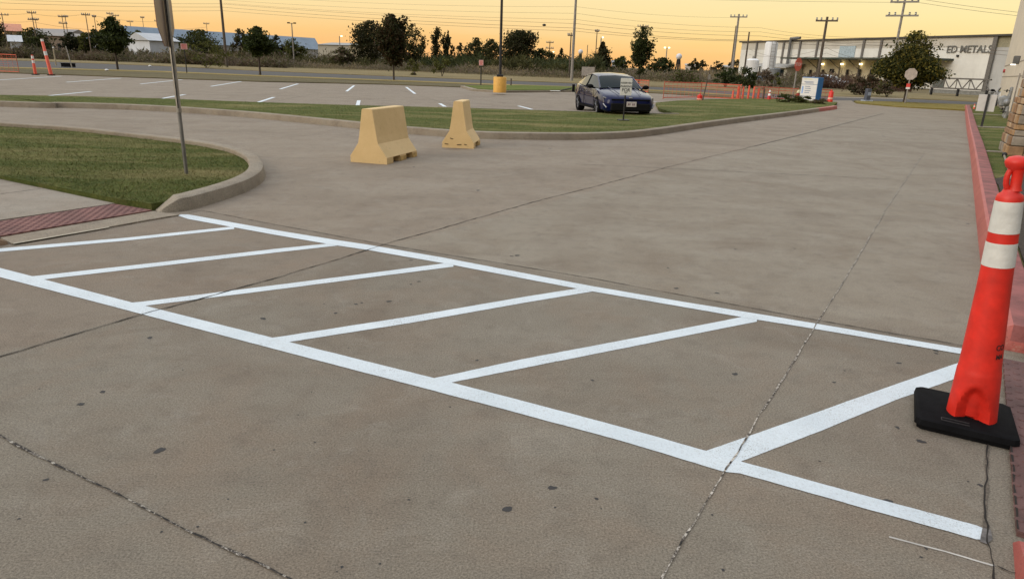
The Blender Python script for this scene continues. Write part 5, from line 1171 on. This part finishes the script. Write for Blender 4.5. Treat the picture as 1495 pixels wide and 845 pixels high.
# steel truss gantry
G0 = np.array(at(1362, 74)); G1 = np.array(at(1448, 70)); gl = np.linalg.norm(G1-G0); ga = math.atan2(*(G1-G0)[::-1])
z0 = zat(G0, 128); z1 = zat(G0, 114)
gt = thing('steel_truss', 'long grey steel truss frame before the lettered warehouse wall', 'truss', (*G0, 0), ga)
mb = MB(); [mb.box((gl/2, 0, z), (gl, .12, .12)) for z in (z0, z1)]; mb.build('chord', mat('truss_grey', (.12, .11, .1), .7), gt)
N_ = 9; mb = MB(); [mb.tube((gl*i/N_, 0, z0 if i % 2 else z1), (gl*(i+1)/N_, 0, z1 if i % 2 else z0), .045, n=6) for i in range(N_)]; [mb.tube((gl*i/N_, 0, z0), (gl*i/N_, 0, z1), .035, n=6) for i in range(0, N_+1, 2)]; mb.build('web_bar', mat('truss_grey', (0,)*3), gt)
for f in (.03, .5, .97): MB().box((gl*f, 0, z0/2), (.15, .15, z0)).build('leg', M_dark, gt)
MB().box((gl*.12, .05, (z0+z1)/2-.1), (gl*.2, .1, (z1-z0)*.8)).build('screen_panel', mat('screen_dark', (.09, .1, .09), .8), gt)
MB().box((gl/2, .3, z0-.28), (gl*1.05, .5, .3)).build('base_beam', mat('beam_white', (.2, .2, .19), .7), gt)
# ------------------------------------------------------------------ NEAR BUILDING at right
c1 = np.array(G(1453, 154)); c2 = np.array(G(1481, 180)); uv = (c2-c1)/np.linalg.norm(c2-c1); angn = math.atan2(uv[1], uv[0])
nb = thing('stucco_building', 'cream walled building at the right edge behind the stone pier', 'building', (*c1, 0), angn); Ln = 22
M_cream = mat('cream_stucco', (.6, .53, .43), .85, var=.08, scale=1.2, bmp=.3, bscale=60)
MB().box((Ln/2, 5, 3.6), (Ln, 10, 7.2)).build('wall', M_cream, nb)
def onn(x, y):
    d = ray(x, y); M2 = np.array([[uv[0], -d[0]], [uv[1], -d[1]]]); s, t_ = np.linalg.solve(M2, -c1); return float(s), float(EYE+d[2]*t_)
for z in (onn(1470, 112)[1], onn(1470, 96)[1]): MB().box((Ln/2, -.004, z), (Ln, .02, .03)).build('wall_groove', mat('groove', (.28, .24, .2), .9), nb)
MB().box((Ln/2, -.02, 7.25), (Ln+.2, .2, .25)).build('cornice', mat('cornice', (.4, .34, .27), .7), nb)
MB().box((Ln/2, -.015, .12), (Ln, .06, .24)).build('plinth', M_walk, nb)
s_, z_ = onn(1489, 88); lm = MB(); lm.box((s_, -.12, z_), (.22, .24, .34)); w_ = lm.build('wall_lamp', mat('lamp_housing', (.1, .1, .1), .5), nb, bevel=.03); MB().box((s_, -.2, z_-.19), (.18, .18, .04)).build('lens', mat('lens_lit', (.8, .8, .75), .3, emit=(1, .95, .85), es=2), w_)
s_, z_ = onn(1467.5, 104); MB().tube((s_, -.1, z_), (s_, 0, z_), .1, n=14).build('alarm_bell', mat('alarm_red', (.35, .04, .04), .5), nb)
MB().tube((onn(1486, 130)[0], -.05, 0), (onn(1486, 130)[0], -.05, onn(1486, 108)[1]), .025, n=8).build('conduit', M_greypole, nb)
# gas meter pipes
b = np.array(G(1466, 172, .1)); gp = thing('gas_meter', 'grey gas meter with pipes and valves at the foot of the cream wall', 'gas meter', (*b, .1), angn)
kk = zat(b, 126)-.1; gp.scale = (1.25, 1.25, 1.0); M_gp = mat('meter_grey', (.24, .25, .26), .5, .3)
mb = MB(); mb.path([(-.5, 0, 0), (-.5, 0, kk*.5), (-.2, 0, kk*.5), (-.2, 0, kk*.72), (.15, 0, kk*.72), (.15, 0, kk*.95)], .045, 8); mb.path([(.5, 0, 0), (.5, 0, kk*.35), (.15, 0, kk*.35), (.15, 0, kk*.72)], .045, 8); mb.path([(.15, 0, kk*.95), (.45, 0, kk*.95), (.45, 0, kk*.85)], .035, 8); mb.build('pipe', M_gp, gp, smooth=True)
MB().sphere((-.2, -.12, kk*.52), .19, 14, sc=(1, .8, 1.1)).build('regulator', M_gp, gp, smooth=True); MB().box((.15, -.1, kk*.52), (.3, .25, .36)).build('meter_body', M_gp, gp, bevel=.04); MB().sphere((.42, -.05, kk*.5), .13, 12, sc=(1.3, .7, 1)).build('regulator', M_gp, gp, smooth=True)
for p in ((-.5, -.08, kk*.25), (.5, -.08, kk*.2), (.15, -.1, kk*.85)): mv = MB(); mv.lathe([(.09, 0), (.09, .02)], 14, p); mv.tube((p[0], p[1], p[2]-.05), (p[0], p[1], p[2]+.05), .02, n=6); mv.build('valve', M_dark, gp)
# stone pier
def pier():
    b = np.array(G(1470, 227, .1)); t = thing('stone_pier', 'battered tan stone pier at the right edge beyond the red kerb', 'pier', (*b, .1), R(-28))
    H_ = 4.2; stone = []
    cols = [mat('stone_%s' % n, c, .85, var=.3, scale=7, bmp=.6, bscale=22) for n, c in (('tan', (.33, .2, .1)), ('brown', (.24, .14, .075)), ('buff', (.4, .28, .17)), ('grey', (.26, .22, .18)))]
    mb = MB(); z = 0; bw = 1.25
    core = MB(); core.add([(0.03, .03, 0), (bw-.03, .03, 0), (bw-.03, bw-.03, 0), (.03, bw-.03, 0), (.32, .2, H_), (bw-.2, .2, H_), (bw-.2, bw-.2, H_), (.32, bw-.2, H_)], [(0, 1, 5, 4), (1, 2, 6, 5), (2, 3, 7, 6), (3, 0, 4, 7), (4, 5, 6, 7)]); core.build('pier_core', mat('mortar', (.16, .13, .1), .95), t)
    while z < H_-.1:
        h = random.uniform(.1, .2); xi = .3*z/H_; x0 = 0+xi
        for face in range(4):
            p = 0
            L = bw-xi-.2*z/H_
            while p < L-.02:
                w = min(random.uniform(.13, .36), L-p)
                if L-p-w < .1: w = L-p
                dpt = random.uniform(.05, .09); o = random.uniform(-.012, .02)
                if face == 0: c = (x0+p+w/2, xi*.6-o+dpt/2-.02, z+h/2); d = (w-.015, dpt, h-.015)
                elif face == 1: c = (x0-o+dpt/2-.02, xi*.6+p+w/2, z+h/2); d = (dpt, w-.015, h-.015)
                elif face == 2: c = (x0+L+o-dpt/2+.02, xi*.6+p+w/2, z+h/2); d = (dpt, w-.015, h-.015)
                else: c = (x0+p+w/2, xi*.6+L+o-dpt/2+.02, z+h/2); d = (w-.015, dpt, h-.015)
                mb.box(c, d, mi=random.randrange(4)); p += w
        z += h
    mb.build('stonework', cols, t, bevel=.014)
    return t
pier()
b = G(1484, 240, .12); d_ = thing('drain_spout', 'thin pale edging board running from the pier towards the mulch bed', 'edging', (*b, .12)); a1 = np.array(G(1476, 262, .12))-b; a0 = np.array(G(1466, 228, .12))-b
MB().tube((*a0, .01), (*a1, .01), .018, n=8).build('board', M_walk, d_); MB().sphere((a0[0], a0[1], .03), .045, 10).build('end_cap', M_dark, d_)
# ------------------------------------------------------------------ DISTANT BUILDINGS
def far_building(label, x0, x1, yt, d0, d1, hroof, wallc, roofc, depth=14, cat='building', ridge=.5, wins=0):
    a = np.array(at(x0, d0)); b = np.array(at(x1, d1)); w = b-a; L = np.linalg.norm(w); ang = math.atan2(w[1], w[0]); g0 = th(*a)-.5
    H = zat(a, yt)-g0; eave = H-hroof
    t = thing('distant_building', label, cat, (*a, g0), ang, 'buildings on the skyline')
    MB().box((L/2, depth/2, eave/2), (L, depth, eave)).build('wall', corrugated('wall_'+label[:12], wallc, 12, .8), t)
    mb = MB(); mb.add([(-.3, -.3, eave), (L+.3, -.3, eave), (L+.3, depth+.3, eave), (-.3, depth+.3, eave), (-.3, depth*ridge, H), (L+.3, depth*ridge, H)], [(0, 1, 5, 4), (3, 4, 5, 2), (0, 4, 3), (1, 2, 5), (0, 3, 2, 1)]); mb.build('roof', corrugated('roof_'+label[:12], roofc, 10, .5), t)
    for i in range(wins): MB().box((L*(i+.5)/wins, -.04, eave*.55), (L/wins*.35, .08, eave*.3)).build('window', mat('far_window', (.06, .06, .07), .3), t)
    return t
far_building('long low building with a pale blue metal roof behind the trees', 192, 467, 38, 150, 181, 2.6, (.42, .42, .44), (.26, .34, .44), 16, ridge=.1)
far_building('small white gabled annex in front of the blue roofed building', 220, 262, 48, 135, 138, 1.2, (.6, .62, .66), (.45, .47, .5), 6)
far_building('pale grey-tan flat building left of the wide dark tree', 465, 524, 61, 160, 155, .6, (.38, .35, .29), (.25, .25, .25), 12)
far_building('small cream end block lit warm beside the wide dark tree', 511, 522, 63.5, 145, 144, .3, (.55, .45, .3), (.3, .28, .22), 5)
far_building('orange topped house at far left on the rise', 10, 35, 33.5, 190, 190, 1.6, (.5, .33, .2), (.5, .17, .07), 10, 'house', wins=3)
far_building('long grey roofed low house right of the orange house', 36, 96, 40, 185, 180, 1.4, (.42, .36, .3), (.2, .18, .17), 10, 'house', wins=5)
far_building('low tan building with lit pinkish wall at far left', 68, 118, 47, 160, 160, .6, (.5, .37, .27), (.2, .17, .15), 8, wins=4)
far_building('small white house among the trees at far left', 16, 32, 51, 140, 140, 1.0, (.6, .62, .66), (.4, .42, .45), 6, 'house', wins=2)
far_building('distant flat dark roofed building right of the cedar', 893, 912, 88, 240, 240, .8, (.3, .3, .33), (.2, .22, .26), 10, wins=4)
far_building('distant low white building at the middle of the skyline', 1000, 1016, 93, 300, 300, .6, (.5, .46, .42), (.35, .33, .3), 10, wins=3)
far_building('distant low pale shed left of the warehouse', 1056, 1068, 95, 220, 220, .5, (.45, .38, .3), (.3, .28, .26), 8, wins=2)
# small litter
for (lab, x, y, r) in (('white litter bag in the weeds beyond the street at left', 237, 86, .16), ('small white litter on the street edge at left', 219, 98.3, .13), ('white litter spot under the young tree at left', 156, 104.6, .11)):
    b = G(x, y); t = tag(MB().sphere((0, 0, r*.6), r, 10, sc=(1.3, 1, .7)).build('litter_bag', M_white, smooth=True), lab, 'litter'); t.location = (*b, .04)
# ------------------------------------------------------------------ WORLD, SUN, CAMERA
w = bpy.data.worlds.new('World'); bpy.context.scene.world = w; w.use_nodes = True; nt = w.node_tree; bg = nt.nodes['Background']
SUN_AZ, SUN_EL = R(-118), R(24)     # azimuth clockwise from +Y
tc = nt.nodes.new('ShaderNodeTexCoord'); sp = nt.nodes.new('ShaderNodeSeparateXYZ'); nt.links.new(tc.outputs['Generated'], sp.inputs[0])
colA = ramp(nt, sp.outputs['Z'], [(0, (.95, .47, .19)), (.012, (.97, .51, .19)), (.035, (.98, .6, .23)), (.065, (.97, .73, .36)), (.11, (.95, .79, .45)), (.22, (.92, .88, .74)), (.45, (.82, .88, .93)), (1, (.78, .86, .98))])
colB = ramp(nt, sp.outputs['Z'], [(0, (.98, .54, .17)), (.012, (1.0, .6, .19)), (.035, (1.0, .76, .3)), (.065, (.99, .83, .4)), (.11, (.98, .87, .5)), (.22, (.95, .9, .74)), (.45, (.82, .88, .93)), (1, (.78, .86, .98))])
mp = nt.nodes.new('ShaderNodeMapRange'); nt.links.new(sp.outputs['X'], mp.inputs[0]); mp.inputs[1].default_value = -.1; mp.inputs[2].default_value = .65
c = mix(nt, mp.outputs[0], colA, colB)
hz_ = noise(nt, coords(nt, 'Generated', scale=(1.5, 1.5, 16)), 2.2, 5, .6, .4)
c = mix(nt, ramp(nt, hz_, [(.4, (0,)*3), (.7, (.3,)*3)]), c, (1.0, .72, .38))
c = mix(nt, ramp(nt, hz_, [(.3, (.16,)*3), (.45, (0,)*3)]), c, (.9, .6, .34))
sky = nt.nodes.new('ShaderNodeTexSky'); sky.sky_type = 'NISHITA'; sky.sun_disc = False; sky.sun_elevation = R(3); sky.sun_rotation = SUN_AZ
sm_ = nt.nodes.new('ShaderNodeVectorMath'); sm_.operation = 'SCALE'; nt.links.new(sky.outputs[0], sm_.inputs[0]); sm_.inputs['Scale'].default_value = .012
ad = mix(nt, 1.0, c, sm_.outputs[0], 'ADD')
nt.links.new(ad, bg.inputs[0])
br_ = nt.nodes.new('ShaderNodeMapRange'); nt.links.new(sp.outputs['Z'], br_.inputs[0]); br_.inputs[1].default_value = .12; br_.inputs[2].default_value = .6; br_.inputs[3].default_value = 1.0; br_.inputs[4].default_value = 1.55; 
dt_ = nt.nodes.new('ShaderNodeVectorMath'); dt_.operation = 'DOT_PRODUCT'; nt.links.new(tc.outputs['Generated'], dt_.inputs[0]); dt_.inputs[1].default_value = (math.sin(R(-60)), math.cos(R(-60)), 0)
az_ = nt.nodes.new('ShaderNodeMapRange'); nt.links.new(dt_.outputs['Value'], az_.inputs[0]); az_.inputs[1].default_value = -.95; az_.inputs[2].default_value = -.15; az_.inputs[3].default_value = .12; az_.inputs[4].default_value = 1.0
mu_ = nt.nodes.new('ShaderNodeMath'); mu_.operation = 'MULTIPLY'; nt.links.new(br_.outputs[0], mu_.inputs[0]); nt.links.new(az_.outputs[0], mu_.inputs[1]); nt.links.new(mu_.outputs[0], bg.inputs[1])
sl = bpy.data.lights.new('sun', 'SUN'); sl.energy = 1.3; sl.angle = R(28); sl.color = (1, .88, .74); so = bpy.data.objects.new('sun', sl); C.objects.link(so)
dv = Vector((math.sin(SUN_AZ)*math.cos(SUN_EL), math.cos(SUN_AZ)*math.cos(SUN_EL), math.sin(SUN_EL))); so.rotation_euler = dv.to_track_quat('Z', 'Y').to_euler()
cd = bpy.data.cameras.new('camera'); cam = bpy.data.objects.new('camera', cd); C.objects.link(cam)
cd.sensor_width = 36; cd.lens = F_PX/PW*36; cd.clip_end = 6000; cd.clip_start = .05
Mx = Matrix(((RT[0], UP[0], -FW[0], 0), (RT[1], UP[1], -FW[1], 0), (RT[2], UP[2], -FW[2], EYE), (0, 0, 0, 1))); cam.matrix_world = Mx
sc = bpy.context.scene; sc.camera = cam; sc.view_settings.view_transform = 'Standard'; sc.view_settings.look = 'None'; sc.view_settings.exposure = 0; sc.view_settings.gamma = 1
sc.view_settings.use_curve_mapping = False
sc.cycles.max_bounces = 6
